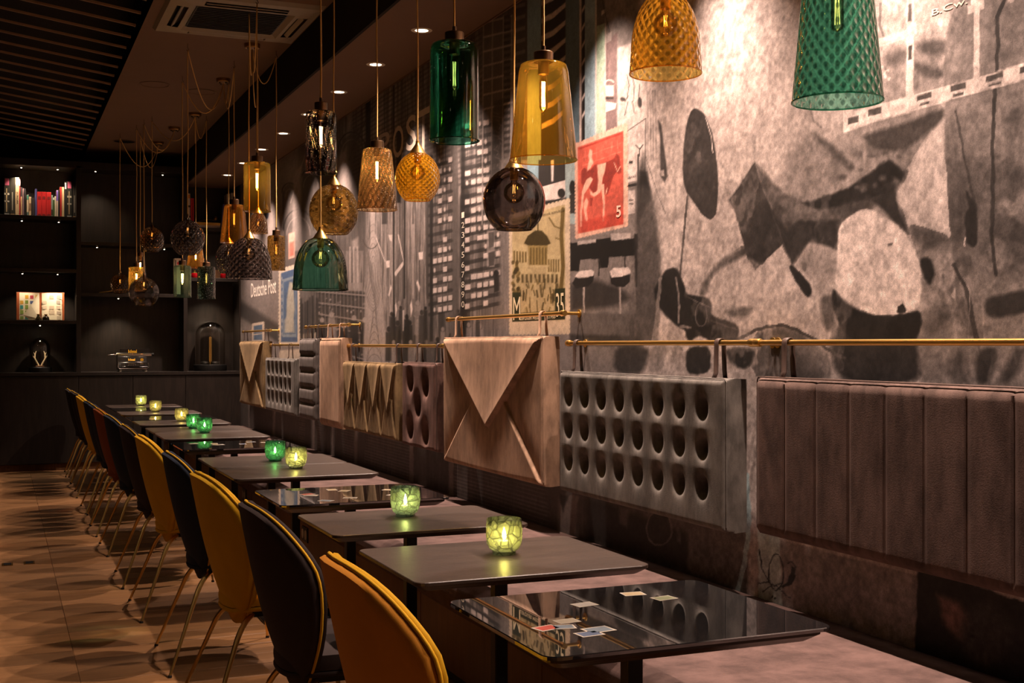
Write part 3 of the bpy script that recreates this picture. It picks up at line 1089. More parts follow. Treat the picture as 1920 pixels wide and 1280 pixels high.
def prof(shape, r, h):
    P = []
    if shape == 'cyl':
        P = [(0.32 * r, 0), (0.84 * r, -0.004 * 1), (0.95 * r, -0.03 * h), (1.0 * r, -0.08 * h), (1.0 * r, -0.5 * h), (1.0 * r, -0.97 * h), (1.02 * r, -h)]
    elif shape == 'cone':
        P = [(0.28 * r, 0), (0.58 * r, -0.004), (0.68 * r, -0.03 * h), (0.735 * r, -0.10 * h), (0.86 * r, -0.52 * h), (0.99 * r, -0.97 * h), (1.0 * r, -h)]
    elif shape == 'bell':
        P = [(0.16 * r, 0)]
        for k in range(1, 13):
            a = math.pi / 2 * k / 12
            P.append((r * (0.16 + 0.80 * math.sin(a) ** 0.85), -0.72 * h * (1 - math.cos(a)) ** 0.92))
        P += [(0.985 * r, -0.86 * h), (1.0 * r, -h)]
    elif shape == 'ball':
        a0, a1 = 0.24, math.pi - 0.62
        for k in range(19):
            a = a0 + (a1 - a0) * k / 18
            P.append((r * math.sin(a), -h * (math.cos(a0) - math.cos(a)) / (math.cos(a0) - math.cos(a1))))
    elif shape == 'drop':
        P = [(0.05 * r, 0.0), (0.08 * r, -0.05 * h), (0.18 * r, -0.11 * h)]
        a0, a1 = 0.38, math.pi - 0.55
        for k in range(17):
            a = a0 + (a1 - a0) * k / 16
            P.append((r * math.sin(a), -0.15 * h - 0.85 * h * (math.cos(a0) - math.cos(a)) / (math.cos(a0) - math.cos(a1))))
    elif shape == 'flask':      # narrow cone neck over a ball
        P = [(0.10 * r, 0.0), (0.16 * r, -0.05 * h), (0.22 * r, -0.20 * h), (0.30 * r, -0.36 * h)]
        a0, a1 = 0.34, math.pi - 0.55
        for k in range(15):
            a = a0 + (a1 - a0) * k / 14
            P.append((r * math.sin(a), -0.40 * h - 0.60 * h * (math.cos(a0) - math.cos(a)) / (math.cos(a0) - math.cos(a1))))
    return P


def shade_mesh(P, mat, n=56):
    # resample so that the pattern is carried smoothly
    me = MB().lathe(P + [], n)
    vs = [v for v in me.v]
    m = len(P)
    ln = [0]
    for i in range(1, m): ln.append(ln[-1] + math.hypot(P[i][0] - P[i - 1][0], P[i][1] - P[i - 1][1]))
    tot = ln[-1]
    fs = []
    for i in range(m - 1):
        for k in range(n):
            fs.append((i * n + k, (i + 1) * n + k, (i + 1) * n + (k + 1) % n, i * n + (k + 1) % n))
    mesh = bpy.data.meshes.new('shade')
    mesh.from_pydata(vs, [], fs)
    uvl = mesh.uv_layers.new(name='UVMap')
    data = np.zeros(len(fs) * 4 * 2)
    q = 0
    for i in range(m - 1):
        for k in range(n):
            for (ii, kk) in ((i, k), (i + 1, k), (i + 1, k + 1), (i, k + 1)):
                data[q] = kk / n
                data[q + 1] = ln[ii] / tot
                q += 2
    uvl.data.foreach_set('uv', data)
    mesh.materials.append(mat)
    mesh.polygons.foreach_set('use_smooth', [True] * len(mesh.polygons))
    return mesh


canopies = [(473, 83, None), (419, 148, None), (366, 212, None), (327, 258, 12.9), (297, 303, 13.9), None]
CAN = []
for i, lab in enumerate(('round metal cord rosette on the ceiling beside the air conditioner', 'round metal cord rosette above the amber cone lamp', 'round metal cord rosette with the dark underside, middle of the five',
                         'small metal cord rosette, second nearest the bookcase', 'small metal cord rosette closest to the bookcase')):
    u, v, yy = canopies[i]
    p = at(u, v, Z=CEIL)
    if yy: p.x *= yy / p.y; p.y = yy
    CAN.append(Vector((p.x, p.y, CEIL)))
CAN.append(Vector((1.45, 6.4, CEIL)))
CAN.append(Vector((1.50, 4.4, CEIL)))
rlab = ['round metal cord rosette on the ceiling beside the air conditioner', 'round metal cord rosette above the amber cone lamp', 'round metal cord rosette with draped cords, middle of the five',
        'small metal cord rosette, second nearest the bookcase', 'small metal cord rosette closest to the bookcase', 'metal cord rosette above the second pair of tables, over the frame', 'metal cord rosette above the nearest tables, over the frame']
for p, lab in zip(CAN, rlab):
    t = empty('cord_rosette', p, 0, lab, 'rosette', 'ceiling rosettes of the pendants')
    MB().lathe([(0.0001, -0.030), (0.052, -0.030), (0.058, -0.024), (0.060, 0.0), (0.0001, 0.0)], 24).build('cup', M['brass_dark'], t, True)
    for q in range(4):
        a = q * math.pi / 2 + 0.4
        MB().lathe([(0.0001, -0.043), (0.007, -0.043), (0.008, -0.030), (0.0001, -0.030)], 10, (0.036 * math.cos(a), 0.036 * math.sin(a), 0)).build('cord_grip', M['steel'], t, True)

_q = 0


def pendant(u, vt, vb, wpx, zc, shape, mat, lit, can, label, bulb='tube', yclamp=None):
    global _q
    p = at_depth(u, vt, zc)
    h = (vb - vt) * zc / F
    r = wpx * zc / F / 2
    t = empty('pendant_lamp', (p.x, p.y, p.z), 0, label, 'pendant lamp', 'coloured glass pendants over the tables')
    P = prof(shape, r, h)
    s = inst(shade_mesh(P, G[mat]), 'shade', t)
    rb, zb = P[-1]
    MB().tube([(rb * math.cos(2 * math.pi * k / 40), rb * math.sin(2 * math.pi * k / 40), zb) for k in range(40)], 0.0022, 6, closed=True).build('lip', G[mat], s, True)
    # fitting
    if shape in ('cyl', 'cone'):
        rc = 0.030 if r < 0.085 else 0.036
        MB().lathe([(0.0001, -0.045), (0.020, -0.045), (0.020, 0.0), (rc, 0.0), (rc, 0.036), (rc - 0.002, 0.038), (0.009, 0.038), (0.008, 0.060), (0.0001, 0.060)], 24).build('socket_cap', M['gunmetal'], t, True)
        ztop = 0.060
    elif shape in ('drop', 'flask'):
        MB().lathe([(0.0001, -0.07), (0.012, -0.07), (0.012, -0.01), (0.006, 0.0), (0.0055, 0.012), (0.0001, 0.012)], 16).build('socket_cap', M['gunmetal'], t, True)
        ztop = 0.012
    else:
        MB().lathe([(0.0001, -0.05), (0.017, -0.05), (0.018, -0.004), (0.042, -0.006), (0.032, 0.010), (0.018, 0.030), (0.010, 0.044), (0.010, 0.056), (0.0001, 0.056)], 24).build('socket_cap', M['brass'], t, True)
        ztop = 0.056
    # bulb
    zb0 = -0.05 if shape not in ('drop', 'flask') else -0.07
    if bulb == 'tube':
        Lb = min(0.13, h * 0.42)
        bp = [(0.012, zb0 + 0.004), (0.014, zb0 - 0.01), (0.0155, zb0 - 0.02), (0.0155, zb0 - Lb + 0.014), (0.011, zb0 - Lb + 0.004), (0.0005, zb0 - Lb)]
        fr = [(math.cos(a) * 0.0055, math.sin(a) * 0.0055, z) for z, a in [(zb0 - 0.022 + (-(Lb - 0.040)) * (k % 2), k * math.pi / 4) for k in range(8)]]
    else:
        Rb = min(0.045, r * 0.34)
        bp = [(0.012, zb0 + 0.004), (0.014, zb0 - 0.012)] + [(Rb * math.sin(a), zb0 - 0.012 - Rb * 0.95 + Rb * math.cos(a)) for a in [0.4 + (math.pi - 0.4) * k / 12 for k in range(13)]]
        bp[-1] = (0.0005, bp[-1][1])
        fr = [(math.cos(a) * 0.006, math.sin(a) * 0.006, z) for z, a in [(zb0 - 0.020 - 0.036 * (k % 2), k * math.pi / 3) for k in range(6)]]
    bo = inst(shade_mesh(bp, M['bulb_glass'], 20), 'bulb', t)
    MB().tube(fr, 0.0016 if lit else 0.0009, 5, cap=False).build('filament', M['fil_hot'] if lit else M['fil_dim'], bo)
    # cord: straight up to its hook, then a loose swag to the rosette
    H_ = CEIL - p.z
    pts = []
    nseg = 14
    for k in range(nseg + 1):
        f = k / nseg
        z = ztop + (H_ - 0.05 - ztop) * f
        pts.append((0.0035 * math.sin(f * 9 + _q) * (1 - f) * f * 4 * 0.6, 0.003 * math.sin(f * 7 + 2 * _q) * (1 - f) * f, z))
    hook_z = H_ - 0.045
    q = CAN[can] - p
    q.z = H_ - 0.04
    a0 = 0.036
    sag = 0.16 + 0.06 * ((_q * 37) % 5) / 4 + 0.10 * min(1.2, math.hypot(q.x, q.y))
    for k in range(1, 15):
        f = k / 14
        pts.append((q.x * f, q.y * f, hook_z + (q.z - hook_z) * f - 4 * sag * f * (1 - f) * (1 - 0.35 * (0.5 - f))))
    MB().tube(pts, 0.0041, 6).build('cord', M['cord'], t, True, ang=80)
    MB().tube([(0, 0, H_), (0, 0, H_ - 0.03), (0.008, 0, H_ - 0.045), (0, 0, H_ - 0.058), (-0.008, 0, H_ - 0.045)], 0.0025, 6).build('ceiling_hook', M['steel'], t, True)
    _q += 1
    return t


PEND = [
    (1570, -80, 190, 168, 2.95, 'cone', 'green_twist', 0, 6, 'green hammered-glass cone pendant at the upper right of the photo', 'tube'),
    (1248, -12, 138, 135, 3.95, 'bell', 'amber_diamond', 0, 6, 'amber bell pendant with diamond relief, left of the green hammered cone', 'globe'),
    (1019, 117, 300, 127, 4.5, 'cone', 'amber', 1, 6, 'large clear amber cone pendant with a glowing tube bulb', 'tube'),
    (852, 80, 264, 92, 4.6, 'cyl', 'green', 0, 6, 'tall clear green cylinder pendant near the ceiling', 'tube'),
    (964, 314, 430, 117, 5.0, 'ball', 'smoke', 0, 6, 'dark smoke glass ball pendant below the amber cone', 'globe'),
    (783, 286, 375, 84, 5.9, 'ball', 'amber_ball', 0, 5, 'bright amber ball pendant with diamond relief', 'globe'),
    (707, 278, 393, 76, 6.5, 'cone', 'brown_twist', 1, 5, 'brown twisted-glass cone pendant with a lit bulb beside the amber ball', 'tube'),
    (602, 208, 324, 58, 5.6, 'cyl', 'smoke_seed', 1, 5, 'seeded smoke glass cylinder pendant with a lit bulb', 'tube'),
    (626, 346, 438, 92, 6.8, 'ball', 'olive_ball', 0, 5, 'olive crackled ball pendant under the seeded smoke cylinder', 'globe'),
    (601, 446, 543, 104, 6.2, 'bell', 'green_bell', 0, 5, 'clear green bell pendant hanging lowest before the mural', 'globe'),
    (482, 304, 396, 50, 7.8, 'cyl', 'amber', 1, 0, 'clear amber cylinder pendant with a lit tube bulb', 'tube'),
    (439, 383, 455, 52, 9.6, 'cone', 'amber_deep', 0, 1, 'deep amber cone pendant left of the amber cylinder', 'tube'),
    (484, 399, 437, 36, 10.1, 'bell', 'brown_twist', 0, 0, 'small brown bell pendant just below the amber cylinder', 'globe'),
    (467, 446, 522, 86, 8.05, 'bell', 'smoke_diamond', 0, 0, 'smoke bell pendant with diamond relief', 'globe'),
    (518, 441, 506, 33, 9.27, 'cyl', 'olive_ball', 0, 0, 'small brown crackled cylinder pendant beside the smoke bell', 'tube'),
    (429, 455, 512, 50, 10.2, 'ball', 'smoke_diamond', 0, 1, 'smoke ball pendant half hidden behind the smoke bell', 'globe'),
    (352, 404, 477, 63, 9.05, 'drop', 'smoke_diamond', 0, 1, 'drop-shaped diamond relief ball pendant with pointed top', 'globe'),
    (342, 497, 557, 32, 10.15, 'cyl', 'green_pale', 1, 1, 'pale green cylinder pendant with a glowing tube bulb', 'tube'),
    (387, 499, 560, 33, 11.9, 'cyl', 'green_seed', 0, 2, 'seeded green cylinder pendant right of the lit pale green one', 'tube'),
    (367, 462, 502, 34, 12.0, 'cone', 'amber_deep', 1, 2, 'small dark amber cone pendant with a lit bulb behind the drop-shaped ball', 'tube'),
    (285, 419, 472, 45, 11.93, 'drop', 'gold_ball', 0, 2, 'gold smoke drop-shaped ball pendant, higher of the two gold ones', 'globe'),
    (256, 500, 545, 29, 12.4, 'cyl', 'amber_diamond', 1, 3, 'small amber diamond cylinder pendant with a lit bulb', 'tube'),
    (263, 480, 520, 24, 12.9, 'cone', 'clear', 1, 4, 'narrow clear cone pendant with a bare glowing bulb', 'tube'),
    (270, 512, 573, 55, 12.1, 'drop', 'smoke_clear', 0, 3, 'pale smoke ball pendant hanging lowest before the bookcase', 'globe'),
    (225, 508, 550, 36, 12.9, 'drop', 'gold_ball', 0, 4, 'gold smoke ball pendant at the far left of the cluster', 'globe'),
]
for a in PEND: pendant(*a)

# ------------------------------------------------------------------ candle glasses
def cup_mat(name, rgb):
    t = NT(name)
    v = t.coord('Object')
    vo = t.n('ShaderNodeTexVoronoi', feature='DISTANCE_TO_EDGE')
    t.t.links.new(v, vo.inputs['Vector'])
    vo.inputs['Scale'].default_value = 34
    e = t.ramp(vo.outputs['Distance'], [(0.0, 0.0), (0.10, 1.0)])
    nm = t.bump(t.ramp(vo.outputs['Distance'], [(0.0, 0.0), (0.25, 1.0)]), 0.8, 0.004)
    c = lin(rgb)
    col = t.mix(e, tuple(x * 0.35 for x in c), c)
    tl = t.n('ShaderNodeBsdfTranslucent')
    t.set(tl.inputs[0], col)
    tr = t.n('ShaderNodeBsdfTransparent')
    t.set(tr.inputs[0], col)
    gl = t.n('ShaderNodeBsdfGlossy')
    gl.inputs['Roughness'].default_value = 0.06
    t.set(gl.inputs['Normal'], nm)
    m1 = t.n('ShaderNodeMixShader'); m1.inputs[0].default_value = 0.25
    t.t.links.new(tr.outputs[0], m1.inputs[1]); t.t.links.new(tl.outputs[0], m1.inputs[2])
    fr = t.n('ShaderNodeFresnel'); fr.inputs[0].default_value = 1.5
    t.set(fr.inputs['Normal'], nm)
    m2 = t.n('ShaderNodeMixShader')
    t.t.links.new(fr.outputs[0], m2.inputs[0])
    t.t.links.new(m1.outputs[0], m2.inputs[1]); t.t.links.new(gl.outputs[0], m2.inputs[2])
    return t.done(m2.outputs[0])


CUP = {'lime': cup_mat('lime_green_cup', (202, 214, 180)), 'green': cup_mat('green_cup', (184, 208, 186)), 'teal': cup_mat('teal_cup', (120, 188, 156)),
       'olive': cup_mat('olive_green_cup', (200, 202, 168))}
M['wax'] = plain('candle_wax', (232, 214, 176), 0.6, 0, 0.05, 20)
M['flame'] = glow('candle_flame', (255, 214, 140), 290)
cup_prof = [(0.0001, 0.0), (0.036, 0.0), (0.037, 0.006), (0.036, 0.010), (0.046, 0.017), (0.054, 0.032), (0.0575, 0.060), (0.0565, 0.090), (0.0545, 0.110), (0.0525, 0.112), (0.051, 0.110),
            (0.0525, 0.085), (0.053, 0.060), (0.049, 0.034), (0.040, 0.022), (0.0001, 0.018)]
CUPM = {k_: MB().lathe(cup_prof, 36).mesh('cup', m_, True, 50) for k_, m_ in CUP.items()}
wax_me = MB().lathe([(0.0001, 0.018), (0.019, 0.018), (0.0195, 0.040), (0.017, 0.042), (0.0001, 0.040)], 20).mesh('tealight', M['wax'], True)
wick_me = MB().tube([(0, 0, 0.040), (0.0005, 0, 0.049)], 0.0008, 5).mesh('wick', M['black'])
flame_me = MB().lathe([(0.0002, 0.044), (0.0055, 0.050), (0.0070, 0.058), (0.0045, 0.070), (0.0002, 0.084)], 12).mesh('flame', M['flame'], True)
cands = [(1.458, 3.538, 'lime', 'lime green faceted candle glass, nearest the camera'), (1.432, 4.467, 'green', 'green faceted candle glass, second from the camera'),
         (1.447, 6.404, 'lime', 'lime green candle glass in front of the teal one'), (1.432, 6.861, 'teal', 'teal candle glass behind the lime green one on the joined tables'),
         (1.405, 9.25, 'teal', 'deep green candle glass in front of its deep green twin'), (1.400, 9.78, 'teal', 'deep green candle glass behind its deep green twin'),
         (1.435, 10.72, 'olive', 'olive green candle glass just behind the two deep green ones'), (1.400, 12.30, 'olive', 'olive green candle glass mirrored in the black glass table before it'),
         (1.400, 13.62, 'lime', 'pale green candle glass on the last table before the bookcase')]
for (x, y, k_, lab) in cands:
    t = empty('candle_glass', (x, y, 0.745), R.uniform(0, 6), lab, 'candle', 'candle glasses on the tables')
    inst(CUPM[k_], 'cup', t)
    w_ = inst(wax_me, 'tealight', t)
    inst(wick_me, 'wick', w_)
    inst(flame_me, 'flame', w_)
# ------------------------------------------------------------------ bookcase
DEP = 0.44
BX = lambda u, v=646, d=0.0: at(u, v, Y=BK + d)
Xa, Xb, Xc, Xd = BX(-14).x, BX(147.5).x, BX(348).x, BX(449).x
Ztop = BX(157, 303).z
Zc1 = BX(75, 311).z
bc = empty('bookcase', (0, BK, 0), 0, 'dark built-in bookcase filling the far end with lit display shelves and cupboards below', 'bookcase')
dw = M['dark_wood']


def part(name, x0, x1, y0, y1, z0, z1, mat=dw, bev=0.002, par=bc):
    return MB().box(x0, x1, y0, y1, z0, z1).build(name, mat, par, bevel=bev)


Zcnt = BX(250, 697).z
part('back_panel', Xa - 1.2, W - 0.003, DEP - 0.02, DEP, 0.0, Ztop)
for x, w in ((Xa - 1.2, 0.03), (Xa, 0.045), (Xb, 0.05), (Xc, 0.045), (Xd + 0.02, 0.045)):
    part('upright', x - w / 2, x + w / 2, 0.0, DEP - 0.02, Zcnt, Ztop - 0.05)
part('top_board', Xa - 1.2, W - 0.003, 0.0, DEP - 0.02, Zc1, Ztop)
part('side_filler', Xd + 0.045, W - 0.003, 0.0, 0.02, 0.0, Ztop)
part('counter', Xa - 1.2, Xd + 0.04, -0.012, DEP - 0.02, Zcnt - 0.038, Zcnt)
part('plinth', Xa - 1.2, Xd + 0.04, 0.03, 0.06, 0.0, 0.075, M['bench_wood'])
for x0, x1 in ((Xa - 1.18, Xa - 0.4), (Xa - 0.4, Xa), (Xa, Xb), (Xb, (Xb + Xc) / 2), ((Xb + Xc) / 2, Xc), (Xc, Xd + 0.04)):
    d = part('cupboard_door', x0 + 0.002, x1 - 0.002, 0.0, 0.02, 0.08, Zcnt - 0.042)
TH_ = 0.040
zs = {}
for key, x0, x1, (u, v) in (('A', Xa, Xb, (75, 404)), ('B', Xa, Xb, (75, 503)), ('C', Xa, Xb, (75, 600)), ('D', Xb, Xc, (250, 455)), ('E', Xb, Xc, (250, 550)),
                            ('F', Xc, Xd, (400, 427)), ('G', Xc, Xd, (400, 521))):
    z = BX(u, v).z
    zs[key] = z
    part('shelf', x0 + 0.022, x1 - 0.02, 0.004, DEP - 0.02, z - TH_, z)
zs['N'] = Zcnt
# small LED spots under the shelves
led_b = MB().lathe([(0.0001, 0.0), (0.016, 0.0), (0.016, -0.014), (0.011, -0.018), (0.0001, -0.018)], 14).mesh('led_spot', M['steel'], True)
led_f = MB().lathe([(0.0001, -0.0185), (0.009, -0.0185), (0.0001, -0.024)], 12).mesh('led_lens', M['led'], True)
for (u, ztop_, pw_) in ((40, Zc1, 5.0), (108, Zc1, 4.0), (41, zs['A'] - TH_, 0.3), (110, zs['A'] - TH_, 0.3), (108, zs['B'] - TH_, 5.0), (42, zs['B'] - TH_, 1.6), (75, zs['C'] - TH_, 2.2),
                        (179, Zc1, 3.2), (305, Zc1, 0.4), (182, zs['D'] - TH_, 0.4), (308, zs['D'] - TH_, 0.3), (222, zs['E'] - TH_, 6.0), (368, Zc1, 0.5), (419, Zc1, 2.0), (372, zs['F'] - TH_, 1.2), (418, zs['F'] - TH_, 1.5), (397, zs['G'] - TH_, 5.0)):
    x = BX(u, 646, 0.09).x
    o = inst(led_b, 'led_spot', bc, (x, 0.09, ztop_))
    inst(led_f, 'led_lens', o)
    l = bpy.data.lights.new('shelf_led', 'SPOT')
    l.energy = pw_ * (5.0 if pw_ > 1 else 1.5); l.color = (1.0, 0.80, 0.58); l.spot_size = math.radians(95); l.spot_blend = 0.9; l.shadow_soft_size = 0.008
    lo = bpy.data.objects.new('shelf_led', l); COL.objects.link(lo)
    lo.location = (x, BK + 0.09, ztop_ - 0.028)
    lo.rotation_euler = (math.radians(12), 0, 0)      # turned slightly to the back panel

# ------------------------------------------------------------------ books
def flat(rgb, rough=0.55):
    key = 'print_%d_%d_%d' % rgb
    if key not in M: M[key] = plain('printed_cover', rgb, rough, 0, 0.12, 60)
    return M[key]


M['pages'] = plain('paper_pages', (212, 200, 176), 0.8, 0, 0.1, 120)


def book(u0, u1, vtop, zb, rgb, label, bands=(), lean=0.0, depth=0.19, off=0.15, name='book', letter=None):
    p0, p1 = BX(u0, 646, off), BX(u1, 646, off)
    zt = BX((u0 + u1) / 2, vtop, off).z
    w, h = p1.x - p0.x - 0.0015, zt - zb
    t = empty(name, (p0.x, BK + off, zb), 0, label, 'book', 'books on the bookcase shelves')
    t.rotation_euler = (0, lean, 0)
    c = 0.0022
    MB().box(0, w, 0, 0.006, 0, h).build('spine', flat(rgb), t, bevel=0.0015)
    MB().box(0, c, 0.006, depth, 0, h).build('cover', flat(rgb), t)
    MB().box(w - c, w, 0.006, depth, 0, h).build('cover', flat(rgb), t)
    MB().box(c, w - c, 0.006, depth - 0.004, 0.003, h - 0.003).build('pages', M['pages'], t)
    for (a, b_, x0, x1, col) in bands:
        MB().box(w * x0, w * x1, -0.0008, 0, h * a, h * b_).build('spine_print', flat(col), t)
    if letter:
        text(letter[0], 'spine_lettering', flat(letter[1]), t, (w * 0.28, -0.0012, h * letter[3]), (0, 0, -1), (1, 0, 0), width=h * (letter[3] - letter[2]), height=w * 0.5)
    return t


k_ = 1 / 12.8
zb = zs['A']
art = ((0.80, 0.98, 0.15, 0.9, (206, 96, 128)), (0.10, 0.72, 0.35, 0.55, (176, 150, 110)), (0.55, 0.60, 0.05, 0.95, (196, 184, 164)), (0.36, 0.40, 0.05, 0.95, (170, 160, 146)), (0.02, 0.06, 0.05, 0.95, (170, 164, 158)))
art2 = ((0.15, 0.62, 0.4, 0.6, (150, 140, 124)), (0.02, 0.05, 0.1, 0.9, (160, 120, 80)))
spec = [
    (100, 235, 168, (38, 34, 26), 'thick dark art book with pink top label, leftmost on the top shelf', art, None),
    (238, 362, 165, (40, 34, 22), 'thick dark book right of the leftmost pink-labelled one', art2, None),
    (366, 462, 160, (206, 176, 136), 'cream book lettered EUROPA down its spine', (), ('EUROPA', (40, 34, 30), 0.30, 0.62)),
    (464, 492, 205, (176, 36, 30), 'thin red book with white top beside the EUROPA book', ((0.82, 0.99, 0.1, 0.95, (236, 232, 226)),), None),
    (494, 536, 400, (60, 44, 46), 'slim dark book with cream lower spine', ((0.02, 0.68, 0.1, 0.95, (202, 160, 118)),), None),
    (540, 576, 420, (138, 108, 110), 'slim mauve-grey book left of the short booklets', (), None),
    (586, 618, 430, (50, 42, 44), 'slim dark grey book beside the mauve-grey one', (), None),
    (640, 690, 578, (206, 180, 148), 'short cream booklet with teal top', ((0.78, 0.99, 0.02, 0.98, (74, 140, 120)), (0.02, 0.2, 0.02, 0.98, (96, 112, 104))), None),
    (695, 752, 630, (198, 168, 130), 'short cream booklet with brown centre', ((0.3, 0.68, 0.1, 0.95, (120, 84, 58)),), None),
    (768, 832, 650, (44, 28, 30), 'short dark booklet left of the blue book', (), None),
    (845, 890, 430, (70, 66, 116), 'slim blue book left of the red volumes', (), None),
    (892, 1000, 505, (186, 16, 18), 'left one of three identical red volumes', ((0.70, 0.82, 0.2, 0.8, (120, 8, 10)), (0.06, 0.12, 0.2, 0.8, (120, 8, 10))), None),
    (1002, 1110, 508, (190, 18, 20), 'middle one of three identical red volumes', ((0.70, 0.82, 0.2, 0.8, (120, 8, 10)), (0.06, 0.12, 0.2, 0.8, (120, 8, 10))), None),
    (1112, 1228, 513, (186, 16, 18), 'right one of three identical red volumes', ((0.70, 0.82, 0.2, 0.8, (120, 8, 10)), (0.06, 0.12, 0.2, 0.8, (120, 8, 10))), None),
    (1230, 1270, 585, (134, 150, 140), 'short pale teal booklet right of the red volumes', ((0.1, 0.35, 0.05, 0.95, (60, 44, 34)),), None),
    (1272, 1310, 640, (66, 92, 40), 'short green booklet with white top', ((0.88, 0.99, 0.05, 0.95, (226, 226, 222)),), None),
    (1312, 1350, 612, (206, 190, 164), 'slim cream booklet right of the green one', (), None),
    (1352, 1400, 470, (206, 182, 158), 'cream book with purple top', ((0.62, 0.99, 0.02, 0.98, (112, 84, 170)),), None),
    (1402, 1438, 455, (30, 26, 30), 'slim black book left of the red and cream pair', (), None),
    (1440, 1486, 390, (180, 34, 28), 'slim red book beside a cream one near the right upright', (), None),
    (1488, 1546, 395, (206, 178, 134), 'slim cream book right of the slim red one', (), None),
    (1552, 1602, 265, (28, 24, 24), 'black book with a white flash at its top', ((0.80, 0.97, 0.15, 0.85, (226, 218, 204)),), None),
    (1606, 1728, 245, (38, 34, 26), 'thick dark art book with pink top label near the right end', art, None),
    (1742, 1836, 258, (40, 34, 24), 'thick dark book at the right end of the top shelf', art2, None),
]
for (x0, x1, yt, rgb, lab, bands, let) in spec:
    book(x0 * k_, x1 * k_, 320 + yt * k_, zb, rgb, lab, bands, letter=let)
# right column, upper shelf
zf = zs['F']
c2 = 1 / 12.8
book(340 + 150 * c2, 340 + 218 * c2, 340 + 290 * c2, zf, (206, 192, 170), 'cream book with orange disc on the spine in the right column', ((0.86, 0.97, 0.1, 0.9, (214, 130, 40)), (0.60, 0.66, 0.0, 1.0, (70, 60, 52)), (0.30, 0.36, 0.0, 1.0, (70, 60, 52))))
book(340 + 222 * c2, 340 + 262 * c2, 340 + 400 * c2, zf, (196, 14, 18), 'slim bright red book, left one of a pair in the right column', ())
book(340 + 264 * c2, 340 + 306 * c2, 340 + 405 * c2, zf, (188, 12, 16), 'slim bright red book, right one of a pair in the right column', ())
book(340 + 940 * c2, 340 + 1020 * c2, 340 + 540 * c2, zf, (104, 100, 170), 'leaning violet book in the right column', (), lean=0.10)
book(340 + 1090 * c2, 340 + 1180 * c2, 340 + 300 * c2, zf, (176, 164, 150), 'grey and white patterned book behind the deep amber cone', ((0.1, 0.3, 0, 1, (60, 52, 46)), (0.5, 0.7, 0, 1, (60, 52, 46))))
book(340 + 1190 * c2, 340 + 1280 * c2, 340 + 275 * c2, zf, (160, 150, 138), 'tall grey book right of the patterned one', ())
book(340 + 1300 * c2, 340 + 1420 * c2, 340 + 310 * c2, zf, (44, 30, 34), 'dark book with a pink label in the right column', ((0.7, 0.9, 0.3, 0.9, (150, 70, 96)),))


def flat_book(u0, u1, z0, z1, rgb, label, dpt=0.22):
    p0, p1 = BX(u0, 646, 0.06), BX(u1, 646, 0.06)
    t = empty('book', (p0.x, BK + 0.06, z0), 0, label, 'book', 'books on the bookcase shelves')
    w, h = p1.x - p0.x, z1 - z0
    MB().box(0, w, 0, 0.005, 0, h).build('spine', flat(rgb), t, bevel=0.0015)
    MB().box(0, w, 0.005, dpt, 0, 0.003).build('cover', flat(rgb), t)
    MB().box(0, w, 0.005, dpt, h - 0.003, h).build('cover', flat(rgb), t)
    MB().box(0.003, w - 0.003, 0.005, dpt - 0.004, 0.003, h - 0.003).build('pages', M['pages'], t)
    return t


flat_book(340 + 330 * c2, 340 + 935 * c2, zf, zf + 0.033, (206, 190, 176), 'white book lying flat in the right column')
flat_book(340 + 290 * c2, 340 + 935 * c2, zf + 0.033, zf + 0.066, (206, 158, 66), 'yellow book lying on the white one')
# brass scale lying on the flat books
p = BX(340 + 620 * c2, 646, 0.12)
t = empty('letter_scale', (p.x, BK + 0.14, zf + 0.066), 0, 'small brass letter scale resting on the yellow book', 'letter scale')
MB().box(-0.09, 0.05, -0.02, 0.02, 0.0, 0.008).build('base', M['brass_dark'], t, bevel=0.002)
MB().tube([(-0.10, 0, 0.014), (-0.04, 0, 0.034), (0.04, 0, 0.042), (0.09, 0, 0.034)], 0.006, 8).build('beam', M['steel'], t, True)
MB().lathe([(0.0005, -0.028), (0.018, -0.022), (0.028, 0.0), (0.018, 0.022), (0.0005, 0.028)], 18, (0.10, 0, 0.056)).build('weight', M['brass_dark'], t, True)
MB().tube([(0, 0, 0.0), (0, 0, 0.04)], 0.005, 8).build('post', M['brass_dark'], t, True)
# right column, lower shelf
zg = zs['G']
t = empty('card_box', (BX(327, 646, 0.06).x, BK + 0.06, zs['E']), 0, 'tall cream card box with a red seal beside the pale green pendant', 'box')
hh = BX(335, 484, 0.06).z - zs['E']
MB().box(0, 0.075, 0, 0.10, 0, hh).build('carton', flat((208, 186, 160)), t, bevel=0.003)
MB().lathe([(0.0001, -0.001), (0.018, -0.001), (0.018, 0.0)], 18, (0.045, 0, hh * 0.86), 'y').build('seal', flat((190, 52, 48)), t)
MB().box(0.008, 0.02, -0.001, 0, 0.02, hh - 0.02).build('stripe', flat((84, 62, 48)), t)
for (u, lab) in ((365, 'glossy red pot with brass knob on the lower shelf, beside the pale green pendant'), (419, 'glossy red pot with brass knob at the right end of the lower shelf')):
    p = BX(u, 646, 0.14)
    t = empty('lidded_pot', (p.x, BK + 0.14, zg), 0, lab, 'pot', 'red pots in the right column')
    MB().lathe([(0.0001, 0.0), (0.030, 0.0), (0.040, 0.012), (0.045, 0.034), (0.040, 0.054), (0.030, 0.062), (0.0001, 0.062)], 24).build('pot', plain('red_enamel', (186, 16, 26), 0.18, 0, 0.05, 5), t, True)
    MB().lathe([(0.0001, 0.062), (0.034, 0.062), (0.020, 0.072), (0.006, 0.076), (0.006, 0.084), (0.013, 0.090), (0.0001, 0.096)], 20).build('lid', M['brass'], t, True)
p = BX(300 + 1330 / 12.8, 646, 0.12)
